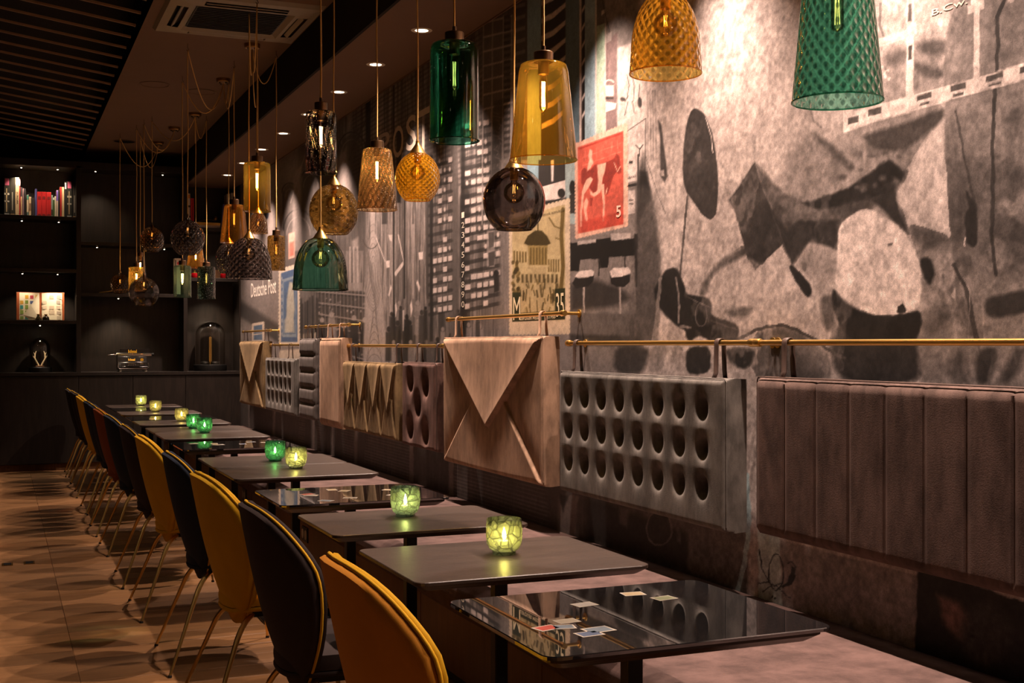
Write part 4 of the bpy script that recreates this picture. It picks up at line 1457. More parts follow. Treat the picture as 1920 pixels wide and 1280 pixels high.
t = empty('wooden_crate', (p.x, BK + 0.12, zg), 0, 'small slatted wooden crate between the two red pots', 'crate')
for k in range(5):
    for yy in (-0.05, 0.05):
        MB().box(-0.045, 0.045, yy - 0.003, yy + 0.003, 0.004 + k * 0.020, 0.020 + k * 0.020).build('slat', M['bench_wood'], t)
for sx in (-1, 1):
    MB().box(sx * 0.045 - 0.004, sx * 0.045 + 0.004, -0.047, 0.047, 0.0, 0.105).build('end_board', M['bench_wood'], t)
# brass dividers on the middle shelf
p = BX(207, 646, 0.12)
t = empty('brass_dividers', (p.x, BK + 0.12, zs['E']), 0, 'brass drawing dividers lying on the shelf left of the pendants', 'dividers')
for d in (-0.025, 0.02):
    MB().tube([(-0.12, d, 0.008), (0.0, d * 0.5, 0.026), (0.10, 0, 0.046)], [0.004, 0.007, 0.006], 8).build('arm', M['brass'], t, True)
MB().lathe([(0.0001, -0.012), (0.013, -0.012), (0.013, 0.012), (0.0001, 0.012)], 14, (0.10, 0, 0.046), 'y').build('hinge', M['brass'], t, True)

# ------------------------------------------------------------------ open stamp album
u0, u1 = 31, 121
p0, p1 = BX(u0, 646, 0.16), BX(u1, 646, 0.16)
zC = zs['C']
hA = BX(75, 547, 0.16).z - zC
t = empty('stamp_album', ((p0.x + p1.x) / 2, BK + 0.16, zC), 0, 'open stamp album standing on the left shelf with a curling page', 'album')
t.rotation_euler = (-0.10, 0, 0)
wA = p1.x - p0.x
paper = plain('album_paper', (222, 208, 180), 0.7, 0, 0.06, 40)
MB().box(-wA / 2, wA / 2, 0.02, 0.026, 0.0, hA).build('cover', plain('album_cover', (150, 74, 30), 0.5), t, bevel=0.002)
for s in (-1, 1):
    x0, x1 = (-wA / 2 + 0.03, -0.012) if s < 0 else (0.012, wA / 2 - 0.025)
    pg = MB().grid(lambda a, b_: (x0 + (x1 - x0) * a, 0.016 - 0.010 * math.sin(math.pi * a), 0.008 + (hA - 0.016) * b_), 12, 2).build('page', paper, t, True)
    rows = 5
    for r_ in range(rows):
        nc = 4 if s < 0 else 3
        for c_ in range(nc):
            if s < 0 and (c_ / nc + (rows - 1 - r_) / rows * 0.9) > 1.0: continue
            if R.random() < 0.12: continue
            cw = (x1 - x0) / nc
            xa = x0 + cw * c_ + cw * 0.12
            xe = xa + cw * R.uniform(0.6, 0.78)
            za = 0.012 + (hA - 0.03) * r_ / rows
            ze = za + (hA - 0.03) / rows * R.uniform(0.6, 0.85)
            fm = ((xa + xe) / 2 - x0) / (x1 - x0)
            yy = 0.016 - 0.010 * math.sin(math.pi * fm) - 0.0022
            colr = R.choice([(120, 140, 60), (176, 60, 70), (60, 130, 120), (200, 150, 50), (80, 90, 130), (210, 170, 90)]) if s < 0 else R.choice([(186, 170, 146), (168, 150, 130), (196, 176, 150), (150, 140, 126)])
            MB().box(xa, xe, yy, yy + 0.001, za, ze).build('stamp', flat(colr), pg)
# the curling leaf
x1 = -0.012
cl = MB().add([(x1 - 0.003, -0.004, hA - 0.006), (x1, -0.006, 0.02), (x1 - wA * 0.22, -0.012, 0.012), (x1 - wA * 0.345, -0.030, 0.055), (x1 - wA * 0.18, -0.028, hA * 0.52)], [(0, 1, 4), (1, 2, 3, 4)])
cl.build('curling_leaf', paper, t)
for (u, lab, fat) in ((72, 'small dark conical ink bottle before the album', 0), (86, 'small dark round ink bottle right of the conical one', 1)):
    p = BX(u, 646, 0.08)
    t = empty('ink_bottle', (p.x, BK + 0.07, zC), 0, lab, 'ink bottle', 'ink bottles before the album')
    pr = [(0.0001, 0), (0.036, 0), (0.036, 0.008), (0.016, 0.048), (0.012, 0.052)] if not fat else [(0.0001, 0), (0.032, 0), (0.037, 0.012), (0.034, 0.034), (0.018, 0.048), (0.012, 0.052)]
    MB().lathe(pr + [(0.012, 0.058), (0.0001, 0.058)], 20).build('bottle', plain('dark_bottle', (40, 32, 18), 0.15), t, True)
    MB().lathe([(0.0001, 0.056), (0.016, 0.056), (0.017, 0.068), (0.0001, 0.070)], 16).build('stopper', M['brass_dark'], t, True)

# ------------------------------------------------------------------ glass domes
dome_g = glass('dome_glass', (250, 246, 240), rim=0.88)


def dome(u, ub, vt, vb, vbase, label, off=0.2):
    p = BX(u, 646, off)
    r = (ub * (BK + off) * 0.93 / F) / 2
    zb_ = Zcnt
    zt = BX(u, vt, off).z
    z0 = BX(u, vb, off).z
    z0 = max(z0, zb_ + 0.02)
    t = empty('glass_dome', (p.x, BK + off, zb_), 0, label, 'glass dome')
    hb, H_ = z0 - zb_, zt - zb_
    MB().lathe([(0.0001, 0), (r * 1.10, 0), (r * 1.12, 0.006), (r * 1.10, hb - 0.004), (r * 1.06, hb), (0.0001, hb)], 36).build('base', M['black'], t, True)
    P = [(r, hb), (r, hb + (H_ - hb) * 0.3), (r, H_ - r)]
    for k in range(1, 11):
        a = math.pi / 2 * k / 10
        P.append((max(0.0006, r * math.cos(a)), H_ - r + r * math.sin(a)))
    inst(shade_mesh(P, dome_g, 40), 'bell_glass', t)
    return t, r, hb, H_


t, r, hb, H_ = dome(75, 37, 633, 688, 694, 'small glass dome over a pale antler on the left counter')
ant = empty('antler', (t.location.x, t.location.y, Zcnt + hb), 0, 'pale forked antler on a wooden slice inside the small dome', 'antler')
bone = plain('pale_bone', (214, 194, 160), 0.6, 0, 0.15, 60)
MB().box(-0.045, 0.045, -0.03, 0.03, 0, 0.016).build('wood_slice', M['bench_wood'], ant, bevel=0.004)
for s in (-1, 1):
    MB().tube([(s * 0.012, 0, 0.012), (s * 0.03, 0, 0.05), (s * 0.055, 0.0, 0.10), (s * 0.052, 0, 0.145), (s * 0.040, 0, 0.18)], [0.010, 0.009, 0.008, 0.0065, 0.003], 8).build('beam', bone, ant, True)
    MB().tube([(s * 0.054, 0, 0.10), (s * 0.075, 0, 0.125), (s * 0.080, 0, 0.155)], [0.007, 0.005, 0.002], 8).build('tine', bone, ant, True)
    MB().tube([(s * 0.053, 0, 0.14), (s * 0.066, 0, 0.165)], [0.005, 0.002], 8).build('tine', bone, ant, True)
t, r, hb, H_ = dome(394, 58, 602, 683, 692, 'large glass dome over a brass chain scale on the right counter', 0.22)
sc_ = empty('chain_scale', (t.location.x, t.location.y, Zcnt + hb), 0, 'brass balance pans with long chains inside the large dome', 'scale')
MB().tube([(0, 0, 0), (0, 0, 0.33)], 0.006, 10).build('post', M['brass'], sc_, True)
for s in (-1, 1):
    MB().lathe([(0.0001, 0.016), (0.045, 0.018), (0.060, 0.032), (0.063, 0.034), (0.050, 0.014), (0.0001, 0.010)], 24, (s * 0.065, 0, 0)).build('pan', M['steel'], sc_, True)
for s in (-0.010, 0.012):
    ch = MB()
    for k in range(24):
        ch.lathe([(0.0005, -0.006), (0.0055, 0.0), (0.0005, 0.006)], 8, (s, -0.008, 0.03 + k * 0.0125))
    ch.build('chain', M['brass'], sc_, True, kind='stuff')

# ------------------------------------------------------------------ typewriter
p = BX(248, 646, 0.16)
tw = empty('typewriter', (p.x, BK + 0.17, Zcnt), 0, 'black vintage typewriter with chrome carriage on the middle counter', 'typewriter')
blk = plain('black_enamel', (24, 20, 18), 0.2, 0, 0.2, 8)
gold = plain('gold_print', (214, 160, 40), 0.4, 0.4, 0.1, 20)
chrome = plain('chrome', (214, 206, 196), 0.12, 1.0, 0.03, 8)
hT = 0.235
MB().prism([(-0.13, 0.025), (-0.13, 0.060), (-0.03, 0.105), (0.0, 0.175), (0.12, 0.185), (0.14, 0.02)], -0.165, 0.165,
           Matrix(((0, 0, 1, 0), (1, 0, 0, 0), (0, 1, 0, 0), (0, 0, 0, 1)))).build('housing', blk, tw, bevel=0.006, smooth=True)
MB().tube([(-0.165, -0.125, 0.10), (-0.168, -0.135, 0.055), (-0.15, -0.137, 0.035), (0.15, -0.137, 0.035), (0.168, -0.135, 0.055), (0.165, -0.125, 0.10)], 0.005, 8).build('front_rim', chrome, tw, True)
kb = empty('keyboard', (0, 0, 0)); kb.parent = tw
key_me = MB().lathe([(0.0001, 0.0), (0.0085, 0.0), (0.009, 0.004), (0.0001, 0.0055)], 10).mesh('key', chrome, True)
for r_ in range(4):
    for c_ in range(11):
        inst(key_me, 'key', kb, (-0.125 + 0.025 * c_ + 0.006 * (r_ % 2), -0.118 + 0.022 * r_, 0.074 + 0.0125 * r_))
MB().box(-0.07, 0.07, -0.136, -0.126, 0.058, 0.066).build('space_bar', blk, tw, bevel=0.002)
for sx in (-1, 1):
    for yy in (-0.11, 0.11):
        MB().lathe([(0.0001, 0), (0.014, 0), (0.013, 0.024), (0.0001, 0.024)], 12, (sx * 0.14, yy, 0)).build('foot', M['white_plastic'], tw, True)
MB().lathe([(0.0001, -0.175), (0.020, -0.175), (0.020, 0.215), (0.0001, 0.215)], 20, (0.0, 0.02, 0.198), 'x').build('platen', chrome, tw, True)
MB().box(-0.13, 0.20, 0.035, 0.043, 0.205, 0.262).build('paper_table', blk, tw, bevel=0.003)
MB().box(-0.16, 0.215, 0.0, 0.012, 0.180, 0.192).build('carriage_bar', chrome, tw, bevel=0.002)
MB().tube([(-0.175, 0.02, 0.196), (-0.22, 0.01, 0.196), (-0.265, 0.0, 0.190)], [0.006, 0.006, 0.005], 8).build('return_lever', chrome, tw, True)
MB().lathe([(0.0001, 0.215), (0.014, 0.215), (0.017, 0.222), (0.017, 0.242), (0.0001, 0.244)], 16, (0, 0.02, 0.198), 'x').build('platen_knob', M['black'], tw, True)
for sx in (-1, 1):
    MB().lathe([(0.0001, 0.0), (0.028, 0.0), (0.028, 0.007), (0.0001, 0.007)], 18, (sx * 0.07 + 0.02, 0.06, 0.186)).build('ribbon_spool', plain('ribbon_red', (150, 50, 40), 0.5) if sx < 0 else M['black'], tw, True)
text('Ideal', 'maker_name', gold, tw, (-0.04, 0.034, 0.216), (1, 0, 0), (0, 0, 1), width=0.095, height=0.036, bold=0.02)
text('Ideal', 'maker_name', gold, tw, (-0.045, -0.024, 0.126), (1, 0, 0), (0, 0.39, 0.92), width=0.075, height=0.028, bold=0.02)
MB().lathe([(0.0001, -0.001), (0.019, -0.001), (0.019, 0.0005), (0.0001, 0.0005)], 20, (0.105, -0.022, 0.136), 'y').build('badge', gold, tw)
# ------------------------------------------------------------------ the printed mural on the wall
def mural_points():
    """grid of wall points, denser where the wall is close to the camera"""
    patches = []
    for (ua, ub, nc, nr) in ((446, 640, 130, 330), (640, 1065, 300, 540), (1065, 1960, 520, 640)):
        us = np.linspace(ua, ub, nc)
        r = (us - U0) / F
        ys = W * (-r * SN + CS) / (r * CS + SN)
        zs_ = np.linspace(0.42, SOF_Z - 0.001, nr)
        patches.append((ys, zs_))
    patches.append((np.linspace(patches[-1][0][-1], -2.9, 30), np.linspace(0.42, SOF_Z - 0.001, 60)))
    return patches


patches = mural_points()
YY = np.concatenate([np.repeat(ys[None, :], len(z), 0).ravel() for ys, z in patches])
ZZ = np.concatenate([np.repeat(z[:, None], len(ys), 1).ravel() for ys, z in patches])
depth = W * SN + YY * CS
depth = np.maximum(depth, 0.4)
PU = U0 + F * (W * CS - YY * SN) / depth
PV = V0 - F * (ZZ - HC) / depth
N = len(YY)


def vnoise(x, y, seed=0):
    xi, yi = np.floor(x).astype(np.int64), np.floor(y).astype(np.int64)
    fx, fy = x - xi, y - yi
    fx = fx * fx * (3 - 2 * fx); fy = fy * fy * (3 - 2 * fy)
    def h(a, b):
        n = (a * 374761393 + b * 668265263 + seed * 974634777) & 0x7fffffff
        n = ((n ^ (n >> 13)) * 1274126177) & 0x7fffffff
        return ((n ^ (n >> 16)) & 0xffff) / 65535.0
    return (h(xi, yi) * (1 - fx) + h(xi + 1, yi) * fx) * (1 - fy) + (h(xi, yi + 1) * (1 - fx) + h(xi + 1, yi + 1) * fx) * fy


def fbm(x, y, o=4, seed=0):
    s, a, t = 0, 0.5, 0
    for k in range(o):
        s = s + a * vnoise(x * 2 ** k, y * 2 ** k, seed + k)
        t += a
        a *= 0.55
    return s / t


GR = fbm(YY * 18, ZZ * 18, 4, 1)        # paper mottling
GR2 = fbm(YY * 60, ZZ * 60, 2, 9)
CO = fbm(YY * 3.0, ZZ * 3.0, 4, 5)
VS = fbm(YY * 34, ZZ * 2.2, 3, 3)       # vertical streaks
col = np.zeros((N, 3))
PAPER = np.array((1.0, 0.93, 0.90))


def rgb_of(c):
    if isinstance(c, (int, float)): return np.array((c, c, c)) * PAPER
    return np.array(c) / 255.0


def inside(pts):
    P = np.array(pts, float)
    x0, y0 = P.min(0) - 8; x1, y1 = P.max(0) + 8
    idx = np.nonzero((PU >= x0) & (PU <= x1) & (PV >= y0) & (PV <= y1))[0]
    x, y = PU[idx], PV[idx]
    ins = np.zeros(len(idx), bool)
    dmin = np.full(len(idx), 1e9)
    n = len(P)
    for i in range(n):
        (xa, ya), (xb, yb) = P[i], P[(i + 1) % n]
        if ya != yb:
            cr = ((ya > y) != (yb > y)) & (x < (xb - xa) * (y - ya) / (yb - ya) + xa)
            ins ^= cr
        L2 = (xb - xa) ** 2 + (yb - ya) ** 2 + 1e-9
        t = np.clip(((x - xa) * (xb - xa) + (y - ya) * (yb - ya)) / L2, 0, 1)
        dmin = np.minimum(dmin, np.hypot(x - xa - t * (xb - xa), y - ya - t * (yb - ya)))
    return idx, np.where(ins, dmin, -dmin)


def put(idx, a, c):
    c = rgb_of(c)
    col[idx] = col[idx] * (1 - a[:, None]) + c * a[:, None]


SM = 0


def poly(pts, c, al=1.0, soft=0.8):
    for _ in range(SM):      # rounded, organic outlines
        q = []
        for i in range(len(pts)):
            (xa, ya), (xb, yb) = pts[i], pts[(i + 1) % len(pts)]
            q += [(0.8 * xa + 0.2 * xb, 0.8 * ya + 0.2 * yb), (0.2 * xa + 0.8 * xb, 0.2 * ya + 0.8 * yb)]
        pts = q
    idx, d = inside(pts)
    put(idx, al * np.clip(0.5 + d / (2 * soft), 0, 1), c)


def rect(x0, y0, x1, y1, c, al=1.0, soft=0.8, sl=0.0):
    poly([(x0, y0), (x1, y0 + sl * (x1 - x0)), (x1, y1 + sl * (x1 - x0)), (x0, y1)], c, al, soft)


def line(pts, w, c, al=1.0):
    P = np.array(pts, float)
    x0, y0 = P.min(0) - w - 3; x1, y1 = P.max(0) + w + 3
    idx = np.nonzero((PU >= x0) & (PU <= x1) & (PV >= y0) & (PV <= y1))[0]
    x, y = PU[idx], PV[idx]
    dm = np.full(len(idx), 1e9)
    for (xa, ya), (xb, yb) in zip(P[:-1], P[1:]):
        L2 = (xb - xa) ** 2 + (yb - ya) ** 2 + 1e-9
        t = np.clip(((x - xa) * (xb - xa) + (y - ya) * (yb - ya)) / L2, 0, 1)
        dm = np.minimum(dm, np.hypot(x - xa - t * (xb - xa), y - ya - t * (yb - ya)))
    put(idx, al * np.clip(0.5 + (w / 2 - dm) / 1.3, 0, 1), c)


def ell(cx, cy, rx, ry, c, al=1.0, n=28, soft=0.8, rot=0.0, ring=None):
    pts = [(cx + rx * math.cos(a) * math.cos(rot) - ry * math.sin(a) * math.sin(rot), cy + rx * math.cos(a) * math.sin(rot) + ry * math.sin(a) * math.cos(rot)) for a in [2 * math.pi * k / n for k in range(n)]]
    if ring: line(pts + [pts[0]], ring, c, al)
    else: poly(pts, c, al, soft)


def arc(cx, cy, rx, ry, a0, a1, w, c, al=1.0, n=20):
    line([(cx + rx * math.cos(a), cy - ry * math.sin(a)) for a in [math.radians(a0 + (a1 - a0) * k / n) for k in range(n + 1)]], w, c, al)


def tint(mask, f, c):
    col[mask] = col[mask] * (1 - f[mask][:, None]) + rgb_of(c) * f[mask][:, None]


def step(x, a, b):
    return np.clip((x - a) / (b - a), 0, 1)


RM = random.Random(11)
PU0, PV0 = PU, PV
# hand-torn, photographic edges for the grainy enlargements
WA = fbm(YY * 9, ZZ * 9, 4, 41) - 0.5
WB = fbm(YY * 9, ZZ * 9, 4, 57) - 0.5
WC = fbm(YY * 45, ZZ * 45, 3, 63) - 0.5
WD = fbm(YY * 45, ZZ * 45, 3, 71) - 0.5


def warp(a, b):
    global PU, PV
    sc = 4.0 / depth
    PU = PU0 + sc * (a * WA + b * WC)
    PV = PV0 + sc * (a * WB + b * WD)


# ---- grounds, far to near
base = 0.50 + 0.10 * (CO - 0.5)
for (ua, ub, tone) in ((0, 560, 0.56), (560, 645, 0.46), (645, 690, 0.55), (690, 745, 0.64), (745, 800, 0.52), (800, 960, 0.45), (960, 1070, 0.55), (1070, 1200, 0.55), (1200, 9999, 0.735)):
    k = step(PU, ua - 4, ua + 4) * (1 - step(PU, ub - 4, ub + 4))
    base = base * (1 - k) + tone * k
col[:] = base[:, None] * PAPER
# woody, scratched middle part of the mural
f = step(PU, 560, 600) * (1 - step(PU, 950, 1000))
f = f * 0.55 * step(VS, 0.42, 0.62)
tint(f > 0, f, 0.30)
f2 = step(PU, 560, 600) * (1 - step(PU, 950, 1000)) * 0.35 * step(fbm(YY * 50, ZZ * 5, 3, 21), 0.56, 0.68)
tint(f2 > 0, f2, 0.78)

# ---- far end
poly([(446, 560), (525, 610), (525, 655), (446, 600)], 0.30, 0.85, 5)
poly([(446, 590), (530, 648), (530, 720), (446, 720)], 0.62, 0.8, 3)
for (cx, rx, top, bot) in ((543, 12, 344, 430), (583, 18, 318, 470), (622, 20, 262, 420), (560, 26, 395, 500), (660, 24, 250, 470)):
    poly([(cx - rx, bot), (cx - rx, top + rx * 1.4), (cx - rx * 0.7, top + rx * 0.5), (cx, top), (cx + rx * 0.7, top + rx * 0.5), (cx + rx, top + rx * 1.4), (cx + rx, bot)], 0.38, 0.7, 1.2)
    arc(cx, top + rx * 1.4, rx + 2, rx * 1.5, 0, 180, 2.0, 0.20, 0.8)
    arc(cx, top + rx * 1.4 + 9, rx - 4, rx * 1.3, 0, 180, 1.4, 0.66, 0.7)
    line([(cx - rx, bot), (cx - rx, top + rx * 1.4)], 1.6, 0.22, 0.7)
poly([(550, 330), (566, 306), (566, 470), (548, 470)], 0.66, 0.7, 2)
poly([(628, 300), (650, 275), (668, 400), (640, 430)], 0.70, 0.7, 4)
line([(572, 290), (545, 380)], 1.5, 0.72, 0.6)
ell(500, 402, 4, 9, (54, 58, 70), 0.9)
rect(541, 438, 553, 486, (214, 170, 156), 1, 0.8, -0.3)
poly([(543, 455), (551, 452), (551, 478), (543, 481)], (196, 110, 96), 0.8, 1.5)


def serrated(q, c, n1, n2, amp=1.6):
    """stamp outline with perforations; q = four corners clockwise from top left"""
    pts = []
    for i, n in zip(range(4), (n1, n2, n1, n2)):
        a, b_ = np.array(q[i], float), np.array(q[(i + 1) % 4], float)
        t = (b_ - a) / max(1e-6, np.linalg.norm(b_ - a))
        nn = np.array((t[1], -t[0]))
        for k in range(n):
            for f_, s_ in ((0.0, 0), (0.3, 1), (0.7, 1)):
                pts.append(tuple(a + (b_ - a) * (k + f_) / n + nn * amp * s_))
    poly(pts, c, 1.0, 0.6)


# blue stamp
serrated([(524, 506), (561, 494), (561, 645), (524, 645)], (214, 200, 184), 7, 20)
poly([(527, 512), (558, 502), (558, 641), (527, 641)], (92, 112, 142), 1)
poly([(530, 524), (556, 515), (556, 632), (530, 632)], (150, 160, 168), 0.9)
poly([(532, 529), (554, 521), (554, 626), (532, 626)], (86, 108, 138), 0.85)
poly([(538, 560), (543, 528), (550, 530), (553, 580), (548, 622), (536, 622)], (196, 188, 172), 0.9, 1.5)
poly([(533, 600), (540, 590), (552, 600), (553, 624), (533, 624)], (188, 182, 170), 0.8, 1.5)
for k in range(9): line([(529, 520 + 13 * k), (529.5, 526 + 13 * k)], 1.2, (210, 204, 192))
# small stamp low at the end
serrated([(473, 607), (495, 603), (495, 640), (473, 640)], (204, 190, 178), 6, 9, 1)
poly([(476, 611), (492, 608), (492, 624), (476, 626)], (80, 104, 132), 0.9)
poly([(476, 628), (492, 626), (492, 637), (476, 637)], (96, 116, 140), 0.9)
serrated([(525, 658), (562, 655), (562, 720), (525, 720)], (206, 190, 174), 12, 4)
serrated([(562, 627), (594, 624), (594, 668), (562, 668)], (200, 184, 168), 9, 3)

# ---- sorting racks and the men before them
poly([(592, 540), (690, 548), (690, 720), (600, 700)], 0.30, 0.9, 2)
for k in range(8):
    y0 = 546 + 21 * k
    line([(594, y0), (690, y0 + 8 + 3.2 * k)], 2.4, 0.62, 0.9)
    line([(594, y0 + 4), (690, y0 + 12 + 3.2 * k)], 1.4, 0.18, 0.9)
for k in range(14):
    x = 596 + 7 * k
    line([(x, 546), (x + 1, 720)], 1.3, 0.60, 0.75)
for k in range(70):
    x, y = RM.uniform(596, 688), RM.uniform(556, 690)
    rect(x, y, x + RM.uniform(2, 4), y + RM.uniform(2, 5), RM.uniform(0.5, 0.75), 0.8, 0.8)
for k in range(9):
    x = 563 + 4 * k + RM.uniform(-2, 2)
    rect(x, 560 + RM.uniform(-12, 10), x + 3.6, 660, RM.uniform(0.16, 0.3), 0.85, 1.2)
for (x, y, s) in ((604, 600, 1), (622, 590, 1.1), (645, 610, 1.2), (664, 596, 1.1), (684, 600, 1.1), (614, 640, 1)):
    ell(x, y, 4 * s, 5 * s, 0.66, 0.9); poly([(x - 6 * s, y + 5), (x + 6 * s, y + 5), (x + 8 * s, y + 48), (x - 7 * s, y + 48)], RM.choice((0.2, 0.26, 0.6)), 0.9, 1.5)
# columns over the racks
for x in (655, 662, 669): rect(x, 462, x + 3, 540, 0.72, 0.8, 0.8)
rect(650, 530, 680, 545, 0.6, 0.8, 1)
# carved wooden figure
poly([(693, 452), (700, 430), (708, 446), (712, 480), (716, 560), (722, 600), (726, 720), (680, 720), (684, 560), (690, 500)], 0.70, 0.9, 2)
for k in range(7):
    ell(700, 520 - 3 * k, 4 + 2.1 * k, 28 + 9 * k, 0.42, 0.55, ring=0.9)
    arc(702, 620 + 14 * k, 4 + 2.2 * k, 40, 20, 160, 1.0, 0.38, 0.6)
poly([(660, 452), (672, 444), (672, 464), (661, 468)], 0.72, 0.8, 3)
arc(696, 440, 16, 26, 200, 340, 1.6, 0.3, 0.8)
for k in range(8): line([(686 + 2 * k, 450 + 8 * k), (694 + 2 * k, 520 + 12 * k)], 0.9, 0.4, 0.5)
# wires, flags and white scraps
for (a, b_, w) in (((706, 447), (722, 490), 1.6), ((747, 440), (757, 490), 1.8)): line([a, b_], w, 0.84)
poly([(739, 512), (756, 489), (760, 493), (742, 518)], 0.80, 1)
for q in ([(724, 489), (731, 488), (731, 501), (725, 502)], [(785, 473), (793, 472), (793, 486), (786, 487)], [(728, 553), (733, 533), (735, 540), (730, 556)], [(741, 572), (743, 566), (745, 580), (742, 594)],
          [(769, 572), (772, 562), (774, 580), (771, 594)], [(781, 530), (783, 524), (788, 538), (786, 548)], [(728, 440), (736, 440), (735, 453), (731, 450)]): poly(q, 0.86, 1)
rect(754, 581, 758, 620, 0.82, 0.95)
rect(737, 160, 740, 660, 0.18, 0.9); rect(757, 300, 760, 560, 0.20, 0.9)
rect(772, 420, 777, 560, 0.68, 0.7, 1)
# the crowd
for k in range(46):
    x = RM.uniform(725, 905); y = RM.uniform(560, 650)
    s = RM.uniform(0.6, 1.2)
    c = RM.choice((0.14, 0.18, 0.24, 0.62))
    ell(x, y, 3.6 * s, 5 * s, c, 0.85, 12)
    poly([(x - 5 * s, y + 5 * s), (x + 5 * s, y + 5 * s), (x + 6 * s, y + 60), (x - 6 * s, y + 60)], c, 0.75, 1.5)
# ---- post office front: fine lines and tall openings
m = (PU > 660) & (PU < 905) & (PV < 330 + (PU - 660) * 0.1)
f = np.zeros(N); f[m] = 0.38 * (np.sin(ZZ[m] * 2 * math.pi / 0.034) > 0.1)
tint(m, f, 0.26)
for (x, w, y0, y1, t_) in ((686, 9, 60, 330, 0.14), (706, 3, 180, 330, 0.7), (744, 8, 240, 380, 0.18), (764, 6, 230, 330, 0.2), (845, 14, 250, 640, 0.40), (888, 4, 100, 640, 0.6), (716, 10, 330, 420, 0.24), (806, 6, 290, 640, 0.16), (865, 7, 240, 600, 0.16), (800, 5, 300, 560, 0.3)):
    rect(x, y0, x + w, y1, t_, 0.85, 1.2)
for k in range(5): line([(655 + 8 * k, 300 - 20 * k), (672 + 9 * k, 240 - 12 * k)], 2, 0.28, 0.5)
poly([(651, 300), (668, 210), (676, 250), (662, 330)], 0.34, 0.5, 5)
line([(735, 260), (900, 190)], 1.4, 0.2, 0.8); line([(690, 300), (900, 250)], 1.4, 0.24, 0.7)
poly([(893, 395), (895, 330), (901, 318), (907, 326), (909, 400)], 0.66, 0.85, 1.5)
poly([(862, 372), (868, 350), (874, 346), (880, 360), (880, 520), (862, 520)], 0.22, 0.7, 2)
# departure boards
for r_ in range(16):
    y = 300 + 18.5 * r_
    line([(806, y + 12), (846, y + 3)], 7.0, 0.17, 0.55)
    for c_ in range(4):
        if RM.random() < 0.34: continue
        x = 812 + 9.5 * c_
        if RM.random() < 0.22: ell(x + 3, y - 1.5 * c_ + 3, 1.8, 4.4, 0.80, 0.95, 12)
        else: rect(x, y - 1.6 * c_, x + 7.4, y - 1.6 * c_ + 9.5, 0.80, 0.95, 0.6, -0.18)
for r_ in range(20):
    y = 232 + 17.8 * r_
    if y > 575: break
    line([(868, y + 13), (938, y - 2)], 7.5, 0.15, 0.6)
    for c_ in range(6):
        x = 872 + 11.6 * c_
        if RM.random() < 0.40 or (y < 330 and c_ > 3): continue
        if RM.random() < 0.25: ell(x + 4, y - 2.0 * c_ + 4, 2.6, 4.6, 0.80, 0.95, 14)
        else: rect(x, y - 2.0 * c_, x + RM.choice((8.6, 8.6, 10.5)), y - 2.0 * c_ + 9.5, 0.82, 0.95, 0.6, -0.18)
rect(913, 432, 928, 500, 0.70, 0.55, 1); poly([(916, 436), (927, 434), (926, 462), (917, 466)], 0.35, 0.9); poly([(916, 474), (928, 470), (927, 498), (917, 500)], 0.3, 0.9)
ell(931, 512, 5, 6, 0.16, 0.95); poly([(926, 518), (936, 516), (937, 545), (927, 548)], 0.2, 0.95)
# film strip and shaft left of the blue columns
poly([(905, 20), (962, 0), (962, 200), (905, 205)], 0.42, 0.8, 2)
for k in range(7):
    y = 36 + 27 * k
    line([(907, y + 7), (960, y - 6)], 3.4, 0.70, 0.9)
for x in (907, 924, 944, 960): line([(x, 30), (x - 3, 420)], 1.8, 0.68, 0.85)
for k in range(26): rect(945, 30 + 12 * k, 957, 36 + 12 * k, 0.26, 0.8, 0.6, -0.2)
poly([(927, 190), (943, 185), (940, 420), (915, 420)], 0.30, 0.8, 2)
for k in range(30): line([(920 + RM.uniform(0, 22), 210 + 7 * k), (930 + RM.uniform(0, 14), 214 + 7 * k)], 1.1, 0.62, 0.6)
poly([(938, 300), (958, 290), (962, 640), (936, 640)], 0.56, 0.7, 3)

# ---- blue columns and balconies
poly([(963, 0), (989, 0), (989, 300), (963, 300)], 0.33, 0.9, 1)
for k in range(12): rect(966, 10 + 22 * k, 985, 17 + 22 * k, 0.62, 0.6, 0.8, -0.3)
rect(989, -40, 1015, 372, (136, 156, 164)); rect(1015, -40, 1061, 330, (58, 50, 48))
for k in range(9):
    y = 30 + 33 * k - 66
    poly([(1016, y + 4), (1036, y - 6), (1061, y - 26), (1061, y - 17), (1038, y + 4), (1016, y + 14)], 0.76, 1)
rect(1061, -40, 1087, 322, (112, 130, 140)); rect(1087, -40, 1091, 330, 0.84); rect(1091, -40, 1097, 320, (44, 38, 38))
for k in range(8): poly([(1091, 26 + 33 * k - 40), (1097, 14 + 33 * k - 40), (1097, 22 + 33 * k - 40), (1091, 34 + 33 * k - 40)], 0.76, 1)
rect(1097, -40, 1117, 330, (150, 168, 176)); rect(1116.5, -40, 1119, 330, 0.86)
rect(1119, -40, 1134, 52, 0.42); rect(1119, 49, 1134.5, 330, (168, 184, 166), 1, 0.8, -0.35); rect(1134.5, 44, 1136.3, 330, 0.88)
poly([(1136, 82), (1158, 59), (1158, 330), (1136, 330)], (128, 110, 108)); line([(1128, -10), (1136, 30), (1147, 75)], 1.6, 0.28, 0.9)
poly([(1136, 64), (1147, 60), (1147, 76), (1136, 82)], 0.66, 0.9); poly([(1128, 20), (1134, 18), (1134, 24), (1128, 30)], 0.8)
arc(1143, 158, 9, 8, 30, 180, 2.2, 0.85); rect(1136, 160, 1151, 180, 0.84); rect(1136, 182, 1151, 186, 0.25); poly([(1136, 190), (1156, 194), (1154, 204), (1136, 210)], 0.88)
